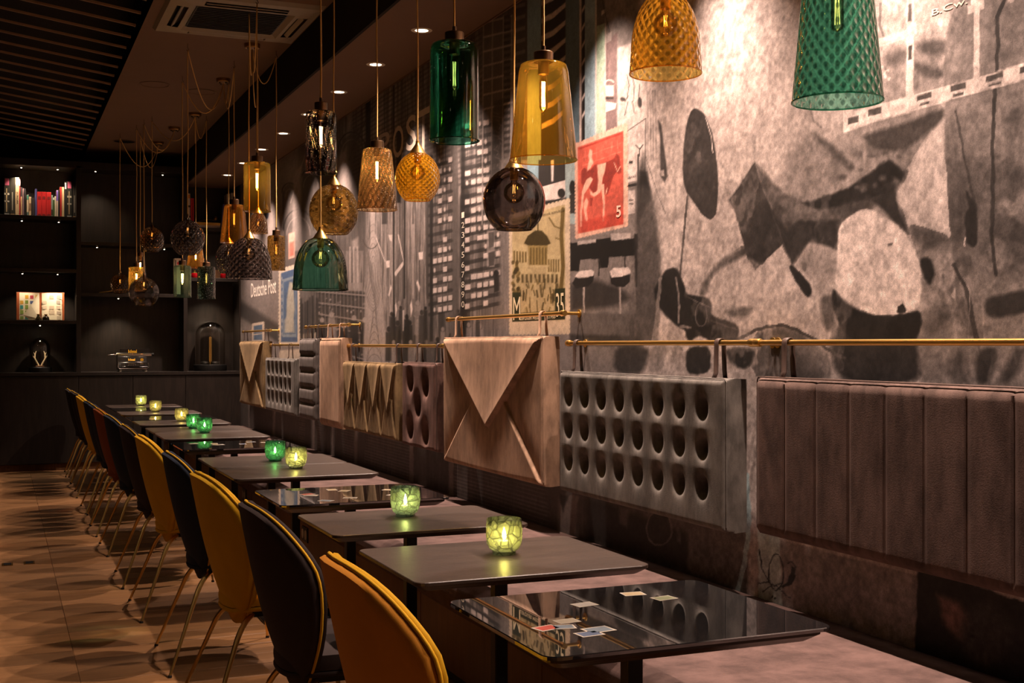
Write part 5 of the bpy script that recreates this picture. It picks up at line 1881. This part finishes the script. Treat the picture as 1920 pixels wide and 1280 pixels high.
# lower continuation: dark suits against white
rect(1060, 300, 1083, 420, (160, 172, 172)); poly([(1010, 300), (1060, 296), (1060, 338), (1010, 352)], 0.22); poly([(1010, 352), (1060, 338), (1060, 372), (1012, 376)], 0.84)
poly([(1033, 300), (1039, 300), (1038, 340), (1034, 340)], 0.84); ell(1053, 362, 7, 9, 0.16); poly([(1020, 378), (1062, 370), (1062, 400), (1018, 402)], 0.18)
ell(1074, 352, 6, 14, 0.14); poly([(1068, 366), (1082, 360), (1082, 400), (1068, 400)], 0.24)
# pale drawing, easel and sign boxes
poly([(1158, 90), (1212, 70), (1212, 300), (1176, 250), (1158, 240)], 0.80, 0.95, 2)
for s_ in ([(1176, 140), (1180, 160), (1176, 185)], [(1184, 138), (1190, 160), (1188, 190)], [(1172, 190), (1178, 180)], [(1200, 158), (1198, 180), (1202, 198)], [(1178, 190), (1172, 216)], [(1186, 190), (1190, 212)]): line(s_, 1.4, 0.3, 0.85)
ell(1168, 186, 5, 4, 0.25, 0.9); ell(1200, 192, 4, 10, 0.25, 0.9)
poly([(1176, 245), (1211, 222), (1211, 320), (1178, 325)], 0.78, 0.95); line([(1211, 222), (1210, 345)], 1.6, 0.32); line([(1176, 246), (1211, 222)], 1.4, 0.35)
for k in range(4): line([(1214 + 5 * k, 170), (1216 + 5 * k, 300)], 1.0, 0.45, 0.7)
line([(1192, 272), (1200, 280), (1206, 271)], 1.6, 0.2); line([(1200, 278), (1199, 292)], 1.6, 0.25)
rect(1176, 296, 1198, 310, 0.78, 1, 0.8, -0.15); rect(1180, 302, 1187, 307, 0.22, 1, 0.6, -0.15); rect(1176, 318, 1195, 342, 0.82, 1, 0.8, -0.15); rect(1176, 346, 1196, 351, 0.2, 1, 0.8, -0.15)
rect(1176, 358, 1192, 402, 0.80, 1, 0.8, -0.15); rect(1180, 374, 1188, 376, 0.3); rect(1180, 381, 1188, 383, 0.3); line([(1197, 290), (1196, 410)], 2.2, 0.16)
poly([(1206, 288), (1213, 322), (1232, 430), (1240, 520), (1232, 640), (1193, 640), (1194, 330)], 0.34, 0.9, 4)
poly([(1200, 320), (1213, 322), (1222, 370), (1196, 420)], 0.15, 0.9, 3)
poly([(1234, 225), (1240, 232), (1252, 330), (1246, 342), (1239, 330), (1238, 260)], 0.30, 0.95, 1.6); poly([(1238, 320), (1245, 318), (1246, 330), (1240, 330)], 0.72)
line([(1210, 290), (1232, 360), (1248, 400)], 1.2, 0.4, 0.8)

warp(3, 3)
# ---- terrace with stools
c6 = lambda x, y: (940 + x / 6.4, 440 + y / 6.4)
P6 = lambda *a: [c6(a[i], a[i + 1]) for i in range(0, len(a), 2)]
poly(P6(830, 200, 1620, 160, 1620, 1240, 830, 1240), 0.55, 1)
poly(P6(830, 930, 1600, 950, 1600, 1240, 830, 1240), 0.44, 0.9, 3)
poly(P6(830, 600, 1150, 540, 1420, 640, 1560, 760, 1400, 850, 1000, 900, 830, 920), 0.22, 0.85, 6)
poly(P6(830, 0, 1600, 0, 1600, 60, 830, 120), 0.52, 0.9)
poly(P6(830, 100, 920, 92, 920, 125, 1135, 95, 1135, 60, 1315, 35, 1320, 70, 1610, 40, 1610, 250, 1300, 270, 1280, 390, 1180, 400, 1180, 285, 950, 300, 930, 440, 830, 440), 0.13)
poly(P6(920, 80, 1135, 55, 1135, 95, 920, 125), 0.72); poly(P6(1320, -20, 1555, -20, 1555, 45, 1320, 70), 0.74)
poly(P6(885, 515, 1110, 480, 1100, 560, 1050, 620, 900, 640, 850, 580), 0.18); poly(P6(885, 500, 930, 440, 1080, 420, 1110, 440, 1105, 480, 1050, 510, 930, 520), 0.88)
poly(P6(985, 630, 1007, 630, 1003, 935, 988, 935), 0.74)
poly(P6(1305, 480, 1330, 515, 1555, 475, 1540, 570, 1480, 625, 1380, 630, 1320, 590), 0.18); poly(P6(1305, 440, 1340, 400, 1520, 390, 1555, 430, 1550, 470, 1450, 505, 1330, 510), 0.88)
poly(P6(1415, 635, 1440, 635, 1440, 950, 1420, 950), 0.74); line(P6(1170, 280, 1170, 490), 2.2, 0.16); line(P6(1487, 260, 1487, 390), 2.2, 0.18)
poly(P6(1600, -10, 1642, -10, 1637, 630, 1612, 630), 0.14); line(P6(1606, 630, 1606, 770), 1.4, 0.78)
poly(P6(1540, 1030, 1600, 1020, 1600, 1220, 1540, 1220), 0.3, 0.8)
poly(P6(830, 1195, 1700, 1215, 1700, 1330, 830, 1330), 0.24, 0.85, 3)

warp(0, 0)
# ---- green exhibition stamp
serrated([(956, 404), (1068, 372), (1068, 625), (956, 627)], (206, 188, 166), 16, 30)
poly([(961, 410), (1060, 383), (1060, 600), (961, 603)], (186, 168, 132))
OL, OD, CR = (112, 94, 52), (78, 66, 36), (200, 182, 144)
poly([(961, 452), (990, 462), (990, 520), (961, 512)], CR, 0.9); poly([(1024, 474), (1051, 480), (1051, 522), (1024, 520)], CR, 0.9)
for k in range(5): rect(963 + 5.4 * k, 470 + 0.5 * k, 966 + 5.4 * k, 492, OL, 0.9)
for k in range(5): rect(1028 + 4.6 * k, 486, 1030.5 + 4.6 * k, 510, OL, 0.85)
poly([(983, 456), (990, 442), (1004, 432), (1016, 432), (1026, 442), (1033, 456), (1024, 461), (992, 461)], OD); rect(1008, 418, 1010, 434, OD)
poly([(990, 460), (1027, 460), (1026, 500), (992, 500)], (164, 144, 98))
for k in range(6): rect(994 + 5.6 * k, 464, 997 + 5.6 * k, 496, OL, 0.9)
rect(986, 497, 1030, 501, CR); rect(974, 504, 998, 511, CR, 0.95); rect(1028, 510, 1048, 518, CR, 0.95)
for k in range(9): rect(978 + 8 * k, 514, 982 + 8 * k, 530, OD, 0.75, 1)
for k in range(60):
    x, y = RM.uniform(962, 1058), RM.uniform(520, 582)
    line([(x, y), (x + RM.uniform(-3, 3), y + RM.uniform(6, 22))], RM.uniform(1.5, 4), RM.choice((OL, OD, OD, CR)), 0.7)
for k in range(30):
    x, y = RM.uniform(961, 974), RM.uniform(490, 548); ell(x, y, 3, 4, RM.choice((OL, OD)), 0.7, 10)
line([(1056, 392), (1053, 440), (1056, 500), (1052, 545)], 7, OL, 0.95); line([(1055, 430), (1040, 424), (1030, 408)], 2.4, OL); line([(1054, 450), (1042, 446)], 2, OL)
GD = (52, 56, 30)
rect(961, 548, 976, 590, GD); rect(1041, 541, 1060, 600, GD, 1, 0.8, -0.05); poly([(961, 588), (1060, 581), (1060, 599), (961, 603)], GD)

# ---- red stamp with horse and rider
serrated([(1079, 270), (1176, 231), (1177, 423), (1080, 447)], (216, 176, 158), 15, 26)
poly([(1083.5, 276), (1169, 245), (1169.5, 420), (1084, 438)], (196, 100, 84))
RD, RL = (146, 64, 54), (226, 178, 158)
for k in range(4): line([(1092, 296 + 15 * k), (1166, 268 + 15.5 * k)], 1.0, (226, 140, 118), 0.8)
for k in range(7): line([(1098 + 10 * k, 284 - 3.6 * k), (1098 + 10 * k, 300 - 3.6 * k)], 0.9, (226, 140, 118), 0.7)
line([(1087, 279), (1166, 250)], 3.0, (156, 52, 44), 0.55)
d8 = lambda *a: [(1020 + a[i] / 8, 220 + a[i + 1] / 8) for i in range(0, len(a), 2)]
poly(d8(560, 800, 610, 750, 660, 790, 700, 790, 760, 710, 830, 690, 940, 670, 1050, 620, 1090, 540, 1135, 590, 1165, 830, 1120, 850, 1090, 820, 1050, 870, 1010, 1000, 960, 1150, 900, 1160, 880, 1020, 800, 1120, 740, 1130, 700, 1080, 640, 980, 600, 1050, 560, 980), RD, 1, 1)
poly(d8(690, 480, 730, 500, 720, 600, 745, 680, 700, 760, 650, 810, 655, 760, 680, 640, 670, 560), RL)
poly(d8(800, 710, 935, 675, 920, 800, 885, 900, 870, 1000, 880, 1060, 840, 1130, 760, 1190, 700, 1160, 690, 1090, 740, 1140, 800, 1100, 815, 950), RL)
poly(d8(640, 930, 700, 890, 735, 930, 690, 1020, 640, 1100, 600, 1160, 590, 1290, 560, 1290, 570, 1120, 600, 1020), RL)
poly(d8(855, 1000, 905, 1000, 915, 1300, 905, 1560, 880, 1560, 890, 1300), RL); poly(d8(600, 1280, 640, 1200, 670, 1260, 640, 1400, 660, 1560, 630, 1560, 600, 1400), RL, 0.9)
poly(d8(560, 1280, 600, 1290, 570, 1420, 575, 1640, 545, 1640, 540, 1420), RL, 0.9); poly(d8(690, 1200, 740, 1210, 720, 1330, 690, 1330), RD, 0.9)
line(d8(1055, 680, 1105, 810, 1145, 740), 1.4, RL); line(d8(930, 1150, 950, 1060), 1.6, RL)
poly(d8(560, 1560, 900, 1480, 1190, 1400, 1190, 1600, 560, 1730), (184, 74, 60), 0.6, 2)

warp(9, 3.5)
SM = 2
# ---- the great figure at the right
A = lambda *a: [(1160 + a[i] / 2.526, a[i + 1] / 2.526) for i in range(0, len(a), 2)]
B = lambda *a: [(1160 + a[i] / 2.526, 300 + a[i + 1] / 2.526) for i in range(0, len(a), 2)]
poly(A(800, 700, 905, 610, 1040, 640, 1060, 560, 1250, 230, 1545, 180, 1545, 620, 1420, 760, 1300, 900, 1050, 1010, 780, 1060), 0.60, 0.75, 10)
poly(A(905, 610, 1040, 700, 1110, 800, 1080, 820, 980, 720), 0.32, 0.9, 5); poly(A(790, 740, 905, 640, 1010, 740, 1110, 820, 1000, 900, 850, 960, 770, 880), 0.52, 0.8, 6)
poly(A(1140, 640, 1300, 600, 1545, 500, 1545, 560, 1420, 660, 1330, 730, 1200, 700), 0.26, 0.8, 5)
poly(A(1390, 200, 1545, 180, 1545, 260, 1440, 250), 0.30, 0.75, 6); poly(A(1400, 280, 1470, 320, 1545, 320, 1545, 370, 1450, 370, 1390, 320), 0.30, 0.7, 5); poly(A(1260, 260, 1360, 230, 1360, 300, 1290, 310), 0.4, 0.7, 8)
line(A(905, 500, 930, 580, 960, 600), 3, 0.5, 0.7); line(A(1245, 20, 1240, 120, 1270, 200), 5, 0.45, 0.7)
warp(0, 2)
# mirror
poly(A(365, 507, 415, 545, 450, 650, 470, 800, 473, 900, 465, 1010, 437, 1043, 400, 1020, 345, 940, 315, 900, 303, 820, 308, 700, 320, 600, 340, 530), 0.27, 1, 1)
line(A(415, 560, 440, 650, 447, 720), 1.8, 0.82); line(B(327, 170, 290, 560), 3.4, 0.42); line(B(318, 180, 283, 560), 1.2, 0.80)
warp(9, 3.5)
SM = 0
# collar flags
poly(B(645, 15, 780, 150, 900, 205, 1090, 135, 1260, 10, 1390, 60, 1300, 150, 1250, 215, 1150, 230, 1060, 280, 1035, 420, 905, 385, 825, 490, 778, 390), 0.40, 0.92, 4)
poly(B(645, 15, 525, 185, 545, 225, 575, 330, 610, 470, 643, 525, 778, 390, 700, 180), 0.27, 1, 1); poly(B(645, 15, 525, 185, 545, 225, 700, 180), 0.33, 0.8, 3)
poly(B(720, 230, 800, 330, 850, 280, 930, 290, 1000, 330, 905, 380, 820, 490, 778, 390), 0.24, 0.95, 3)
poly(B(870, 205, 1000, 160, 1090, 130, 1200, 50, 1280, 0, 1395, 95, 1345, 110, 1310, 80, 1270, 160, 1170, 190, 1060, 210, 950, 240), 0.17, 0.95, 3)
poly(B(900, 290, 1040, 280, 1035, 420, 940, 390), 0.22, 0.9, 4); poly(B(1060, 200, 1180, 190, 1210, 230, 1130, 250, 1060, 290), 0.36, 0.8, 6)
poly(B(1210, 190, 1310, 110, 1340, 260, 1370, 350, 1300, 290), 0.20, 0.9, 4)
for k in range(26):
    x, y = RM.uniform(1060, 1370), RM.uniform(-60, 200); ell(1160 + x / 2.526, 300 + y / 2.526, RM.uniform(3, 8), RM.uniform(2, 6), RM.choice((0.24, 0.3, 0.55, 0.6)), 0.6, 12, 3)
poly(A(1320, 950, 1330, 890, 1420, 700, 1540, 560, 1548, 760, 1582, 1130, 1500, 1100, 1400, 1060), 0.80, 0.95, 4)
SM = 2
# light fabrics, arm and lamp
poly(B(420, 570, 590, 450, 680, 500, 780, 400, 820, 500, 910, 650, 960, 700, 950, 800, 640, 770, 560, 720, 450, 710, 400, 640), 0.74, 0.9, 4)
poly(B(380, 640, 395, 580, 470, 480, 540, 440, 605, 400, 612, 445, 500, 500, 430, 565, 412, 640), 0.34, 0.9, 4)
poly(B(905, 385, 1030, 420, 1020, 600, 960, 650, 900, 560, 860, 500), 0.64, 0.85, 5)
poly(B(805, 500, 825, 488, 920, 610, 905, 655, 862, 605), 0.18, 1, 1.5); poly(B(490, 715, 650, 690, 615, 742, 545, 742), 0.30, 0.85, 4)
poly(B(900, 640, 950, 640, 950, 740, 910, 700), 0.80, 0.9, 4); poly(B(960, 640, 1020, 640, 1030, 780, 990, 820, 960, 740), 0.30, 0.8, 4)
poly(B(1380, 310, 1575, 370, 1590, 640, 1440, 700, 1430, 500), 0.60, 0.85, 6); poly(B(1370, 300, 1575, 370, 1570, 440, 1420, 420), 0.46, 0.7, 8)
poly(B(1425, 475, 1475, 460, 1505, 530, 1480, 600, 1440, 560), 0.18, 0.95, 3)
poly(B(1430, 700, 1600, 640, 1600, 1060, 1420, 1060), 0.50, 0.8, 10); poly(B(1440, 760, 1560, 700, 1590, 760, 1480, 860), 0.38, 0.7, 8)
poly(B(1040, 760, 1430, 700, 1410, 900, 1430, 1060, 1050, 1060, 1000, 900), 0.20, 0.92, 6)
poly(B(1015, 600, 1060, 660, 1140, 720, 1240, 745, 1330, 740, 1432, 710, 1436, 800, 1400, 860, 1250, 880, 1100, 850, 1050, 790, 1010, 690), 0.18, 1, 2.5)
warp(3, 2.5)
poly(B(1040, 330, 1060, 290, 1130, 240, 1180, 230, 1225, 245, 1340, 320, 1400, 420, 1430, 500, 1437, 690, 1380, 722, 1300, 735, 1210, 735, 1130, 700, 1050, 640, 1025, 600, 1035, 450), 0.86, 1, 1.5)
warp(8, 3.5)
poly(B(1320, 690, 1350, 678, 1362, 722, 1320, 732), 0.25); poly(B(1275, 395, 1305, 398, 1298, 410, 1278, 408), 0.45, 0.8, 2)
line(B(560, 850, 650, 800, 780, 785, 900, 830, 1000, 900, 1070, 940), 6, 0.34, 0.9); poly(B(640, 810, 780, 800, 900, 850, 1010, 930, 1010, 1050, 640, 1050), 0.46, 0.8, 6)
poly(B(760, 880, 940, 920, 990, 1050, 800, 1050), 0.32, 0.7, 10)
# jacket at the right border
poly(A(1545, -60, 2100, -60, 2100, 1900, 1620, 1900, 1590, 1280, 1548, 760), 0.56, 0.95, 2)
line(A(1830, 0, 1800, 80, 1790, 380, 1775, 720, 1768, 1100, 1790, 1300), 7, 0.26, 0.9); line(A(1600, 520, 1640, 760, 1700, 1000), 5, 0.34, 0.8)
for (x, y, rx, ry) in ((1900, 830, 60, 50), (1890, 1150, 50, 120), (1880, 560, 40, 60), (1620, 1000, 30, 160), (1850, 250, 50, 30)): ell(1160 + x / 2.526, y / 2.526, rx / 2.5, ry / 2.5, 0.34, 0.6, 20, 14)
poly(B(1640, 130, 1690, 200, 1705, 260, 1702, 395, 1680, 420, 1645, 395, 1642, 260, 1665, 230), 0.18, 0.95, 2); line(B(1645, 370, 1640, 410), 2, 0.8)
line(B(1590, 500, 1640, 600, 1700, 860), 9, 0.30, 0.9); line(B(1600, 500, 1660, 620, 1660, 860), 2.0, 0.72, 0.8); line(B(1690, 640, 1720, 700, 1735, 860), 3, 0.68, 0.8)
poly(B(1730, 650, 1960, 612, 1960, 720, 1735, 745), 0.22, 0.9, 4); line(B(1700, 640, 1960, 600), 4, 0.62, 0.9); poly(B(1700, 900, 1800, 880, 1760, 1060, 1700, 1060), 0.2, 0.8, 5); poly(B(1880, 880, 1960, 880, 1860, 1060, 1780, 1060), 0.26, 0.8, 8)
poly(B(1590, 880, 1640, 880, 1660, 1060, 1570, 1060), 0.34, 0.8, 8)
# moped parts at its foot
poly(B(90, 100, 185, 160, 205, 520, 170, 640, 150, 870, -20, 860, 80, 600), 0.38, 0.6, 6)
poly(B(165, 600, 230, 512, 275, 510, 310, 590, 322, 640, 420, 645, 446, 690, 440, 740, 575, 775, 560, 860, 480, 880, 380, 830, 330, 865, 300, 800, 240, 760, 170, 660), 0.17, 1, 2)
poly(B(222, 795, 255, 780, 325, 812, 312, 855, 262, 860, 225, 842), 0.72, 1, 1.5); line(B(270, 560, 285, 640, 283, 770), 4, 0.62); line(B(195, 560, 190, 640, 170, 860), 7, 0.62, 0.8)
ell(1160 + 392 / 2.526, 300 + 735 / 2.526, 11, 22, 0.42, 0.9, ring=2.2); line(B(330, 650, 430, 700), 2, 0.5, 0.8); line(B(440, 760, 560, 800), 3, 0.34, 0.9)
poly(B(290, 780, 340, 790, 350, 800, 290, 800), 0.6, 0.9)
poly(B(150, 880, 225, 870, 215, 1000, 130, 1000), 0.58, 0.9, 3); poly(B(240, 880, 310, 875, 318, 1000, 280, 1000), 0.66, 0.9, 3); poly(B(318, 885, 440, 880, 440, 1010, 318, 1010), 0.18, 0.95, 2)
poly(B(500, 890, 645, 880, 632, 960, 590, 995, 540, 970), 0.18, 0.95, 3); line(B(655, 880, 650, 1030), 3, 0.7, 0.7); poly(B(-20, 880, 150, 880, 120, 1010, -20, 1010), 0.24, 0.85, 4)

SM = 0
# uneven greys inside the photograph, darker folds in the cloth
fold = fbm(YY * 5 + 2.5 * WA, ZZ * 3.2, 4, 91)
fm_ = step(PU0, 1205, 1300) * step(PV0, 180, 330)
f = fm_ * 0.50 * step(fold, 0.54, 0.70) * (col[:, 0] < 0.70)
tint(f > 0, f, 0.24)
f = fm_ * 0.40 * step(0.46 - fold, 0.0, 0.14) * (col[:, 0] < 0.66)
tint(f > 0, f, 0.66)
warp(0, 2.5)
# ---- overprinted pale steel skeleton, upper right
S6 = lambda *a: [(1600 + a[i] / 6, a[i + 1] / 6) for i in range(0, len(a), 2)]
WH = 0.86
poly(S6(-110, 1150, 0, 1130, 0, 1245, 590, 1090, 1400, 868, 2160, 640, 2160, 850, 1920, 900, 1100, 1125, 620, 1270, 300, 1350, -110, 1500), WH)
for q in ((720, 1080, 880, 1030, 880, 1095, 720, 1140), (760, 1165, 860, 1135, 850, 1165, 745, 1190), (1095, 965, 1268, 920, 1268, 1000, 1095, 1038), (1125, 1058, 1245, 1032, 1245, 1060, 1125, 1092), (1495, 860, 1685, 800, 1685, 870, 1495, 930), (1525, 955, 1665, 915, 1665, 945, 1525, 980), (170, 1240, 318, 1195, 318, 1275, 170, 1310), (-60, 1330, 60, 1300, 60, 1370, -60, 1400), (1880, 760, 2060, 700, 2060, 780, 1880, 830)): poly(S6(*q), 0.38)
poly(S6(605, -200, 688, -200, 680, 1068, 595, 1092), WH); poly(S6(620, 50, 664, 40, 664, 235, 620, 248), 0.44); poly(S6(618, 520, 660, 512, 658, 668, 616, 674), 0.36)
poly(S6(605, 262, 702, 252, 718, 285, 714, 388, 605, 410), WH); poly(S6(270, 440, 610, 328, 610, 430, 280, 535), WH)
poly(S6(1357, -200, 1423, -200, 1422, 880, 1355, 880), WH); poly(S6(1320, -60, 1478, -60, 1475, 95, 1425, 108, 1425, 140, 1345, 145, 1292, 165, 1290, 65, 1325, 60), WH)
ell(1763.5, 41.5, 5.6, 7.8, WH); ell(1896, 0, 6, 5, WH, 0.9)
line(S6(330, 760, 362, 860), 6, WH); line(S6(335, 800, 400, 795), 3.4, WH); ell(1667.5, 147, 2.6, 2.6, WH)

warp(6, 5)
# ---- foot of the wall, below the hanging cushions
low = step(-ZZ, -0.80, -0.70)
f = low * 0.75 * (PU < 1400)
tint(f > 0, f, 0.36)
m = (PU > 560) & (PU < 1048) & (ZZ < 0.80)
f = np.zeros(N); f[m] = 0.5 * (np.sin(ZZ[m] * 2 * math.pi / 0.022) > 0.35) * step(fbm(YY[m] * 3, ZZ[m] * 1.0, 2, 31), 0.42, 0.5)
tint(m, f, 0.58)
for (u, w) in ((466, 2), (511, 5), (586, 4), (622, 3), (664, 6), (768, 8), (842, 9)): rect(u, 740, u + w, 980, 0.62, 0.8, 1)
poly([(1048, 925), (1085, 930), (1078, 1010), (1045, 1000)], 0.56, 0.8, 2); poly([(1048, 925), (1066, 928), (1056, 960)], 0.22, 0.8, 2); poly([(1100, 930), (1400, 1040), (1400, 1110), (1100, 1010)], 0.22, 0.8, 6)
ell(1236, 990, 24, 32, 0.30, 0.9, 24, 2); ell(1236, 990, 24, 32, 0.55, 0.8, 24, ring=3); poly([(1160, 950), (1180, 956), (1176, 990), (1160, 980)], 0.5, 0.8, 3); poly([(1268, 985), (1276, 990), (1276, 1020), (1268, 1015)], 0.48, 0.8, 2)
poly([(1290, 960), (1405, 990), (1398, 1110), (1290, 1072)], 0.48, 0.9, 4)
line([(1402, 890), (1404, 1000), (1396, 1050), (1384, 1110)], 9, (168, 184, 186), 0.95)
poly([(1422, 1000), (1722, 1080), (1722, 1230), (1420, 1125)], (150, 140, 138), 0.95, 1); poly([(1421, 990), (1461, 1000), (1468, 1140), (1422, 1120)], (188, 196, 194), 0.95, 1)
ell(1455, 1072, 14, 34, (58, 62, 66), 1, 26, ring=2.2)
line([(1424, 1030), (1428, 1062), (1441, 1087)], 2.0, (58, 62, 66)); poly([(1464, 1098), (1476, 1092), (1484, 1070), (1493, 1078), (1484, 1096), (1468, 1102)], (58, 62, 66), 0.95); poly([(1486, 1060), (1494, 1066), (1490, 1078), (1482, 1072)], (70, 72, 76), 0.95); line([(1477, 1056), (1484, 1052), (1494, 1064)], 1.4, (70, 72, 76))
line([(1422, 1092), (1440, 1090), (1452, 1098), (1466, 1092)], 2.4, (80, 84, 88)); line([(1430, 1108), (1444, 1098)], 2, (80, 84, 88)); line([(1456, 1098), (1482, 1122)], 1.6, (80, 84, 88)); ell(1446, 1119, 2.4, 2, (60, 60, 60)); ell(1453, 1122, 2.4, 2, (60, 60, 60))
poly([(1722, 1060), (1980, 1150), (1980, 1330), (1716, 1230)], 0.20, 0.95, 2); poly([(1757, 1112), (1800, 1130), (1822, 1165), (1808, 1205), (1770, 1170)], (150, 116, 108), 0.85, 6); ell(1850, 1190, 48, 60, 0.36, 0.8, 24, 10); ell(1824, 1190, 4, 4, 0.15, 0.9, 12, 2)

warp(0, 0)
# ---- grain, then hand the colours to the mesh
gr = 1 + 0.22 * (GR - 0.5) + 0.24 * (GR2 - 0.5)
amp = 0.6 + 0.9 * step(PU, 1050, 1250)
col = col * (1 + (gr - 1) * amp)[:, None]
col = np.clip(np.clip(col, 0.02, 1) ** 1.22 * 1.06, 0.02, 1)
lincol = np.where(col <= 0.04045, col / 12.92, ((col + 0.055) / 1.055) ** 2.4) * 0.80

t_ = NT('mural_print')
at_ = t_.n('ShaderNodeVertexColor', layer_name='print')
co = t_.coord('Object')
n1 = t_.noise(co, 260, 3, 0.75)
n2 = t_.noise(co, 120, 5, 0.75)
sp_ = t_.math('ADD', t_.math('MULTIPLY', n1, 0.55), t_.math('MULTIPLY', n2, 0.45))
k1 = t_.ramp(sp_, [(0.36, 0.62), (0.64, 1.26)])
cc = t_.mix(1.0, at_.outputs[0], k1, 'MULTIPLY')
M['mural'] = t_.done(t_.bsdf(cc, 0.62, 0, 0.25))

verts = np.zeros((N, 3))
verts[:, 1] = YY
verts[:, 2] = ZZ
faces = []
o_ = 0
for ys, z in patches:
    nc, nr = len(ys), len(z)
    idx = (np.arange(nr)[:, None] * nc + np.arange(nc)[None, :]) + o_
    q = np.stack([idx[:-1, :-1], idx[1:, :-1], idx[1:, 1:], idx[:-1, 1:]], -1).reshape(-1, 4)
    faces.append(q)
    o_ += nc * nr
faces = np.concatenate(faces)
me = bpy.data.meshes.new('mural')
me.vertices.add(N)
me.vertices.foreach_set('co', verts.ravel())
me.loops.add(len(faces) * 4)
me.loops.foreach_set('vertex_index', faces.ravel().astype(np.int32))
me.polygons.add(len(faces))
me.polygons.foreach_set('loop_start', np.arange(0, len(faces) * 4, 4, dtype=np.int32))
me.update(calc_edges=True)
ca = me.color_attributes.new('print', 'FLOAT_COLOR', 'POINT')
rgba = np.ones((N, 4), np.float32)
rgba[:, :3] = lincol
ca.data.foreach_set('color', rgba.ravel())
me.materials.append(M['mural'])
mu = bpy.data.objects.new('mural', me)
COL.objects.link(mu)
mu.parent = wr
mu['label'] = 'grey photographic mural collage with coloured stamps'
mu.location = (W - 0.001, 0, 0)


# ---- lettering of the mural, flat print on the wall
def pr_mat(rgb):
    return plain('printed_letters', rgb, 0.62, 0, 0.15, 90)


def wall_text(s, ua, va, ub, vb, mat, vb2=None, dx=0.0022, bold=0.0):
    """fit lettering between the lower left (ua, va) and the upper right (ub, vb) photo positions on the wall"""
    p0, p1 = at(ua, va, X=W), at(ub, vb, X=W)
    return text(s, 'lettering', mat, wr, (W - dx, p0.y, p0.z), (0, -1, 0), (0, 0, 1), width=p0.y - p1.y, height=max(0.01, p1.z - p0.z), bold=bold)


L_pale, L_dark, L_cream, L_dgreen = pr_mat((206, 194, 176)), pr_mat((58, 50, 46)), pr_mat((210, 194, 160)), pr_mat((70, 62, 40))
for ch, ua, va, ub, vb in (('P', 711, 300, 731, 243), ('O', 737, 300, 757, 230), ('S', 762, 286, 781, 211), ('T', 783, 290, 806, 198)):
    wall_text(ch, ua, va, ub, vb, pr_mat((176, 160, 144)), bold=0.01)
wall_text('Deutsche Post', 471, 558, 518, 520, pr_mat((224, 212, 200)), bold=0.01)
for k, d in enumerate('1234567890'):
    y = 403 + 18.6 * k
    wall_text(d, 866, y + 6, 871, y - 6, L_pale)
wall_text('M', 963, 600, 976, 556, L_cream)
wall_text('35', 1043, 594, 1058, 548, L_cream)
wall_text('LEIPZIGER MESSE', 976, 600, 1013, 591, L_cream, bold=0.01)
wall_text('9.3.1955', 1022, 597.5, 1042, 589, L_cream, bold=0.01)
wall_text('DEUTSCHE DEMOKRATISCHE REPUBLIK', 962, 418, 1060, 398, L_dgreen)
wall_text('5', 1156, 408, 1165, 384, pr_mat((226, 178, 158)), bold=0.02)
wall_text('URANT', 1177, 336, 1193, 327, L_dark)
wall_text('B.Cw.', 1748, 30, 1815, -6, pr_mat((214, 200, 184)), bold=0.01)
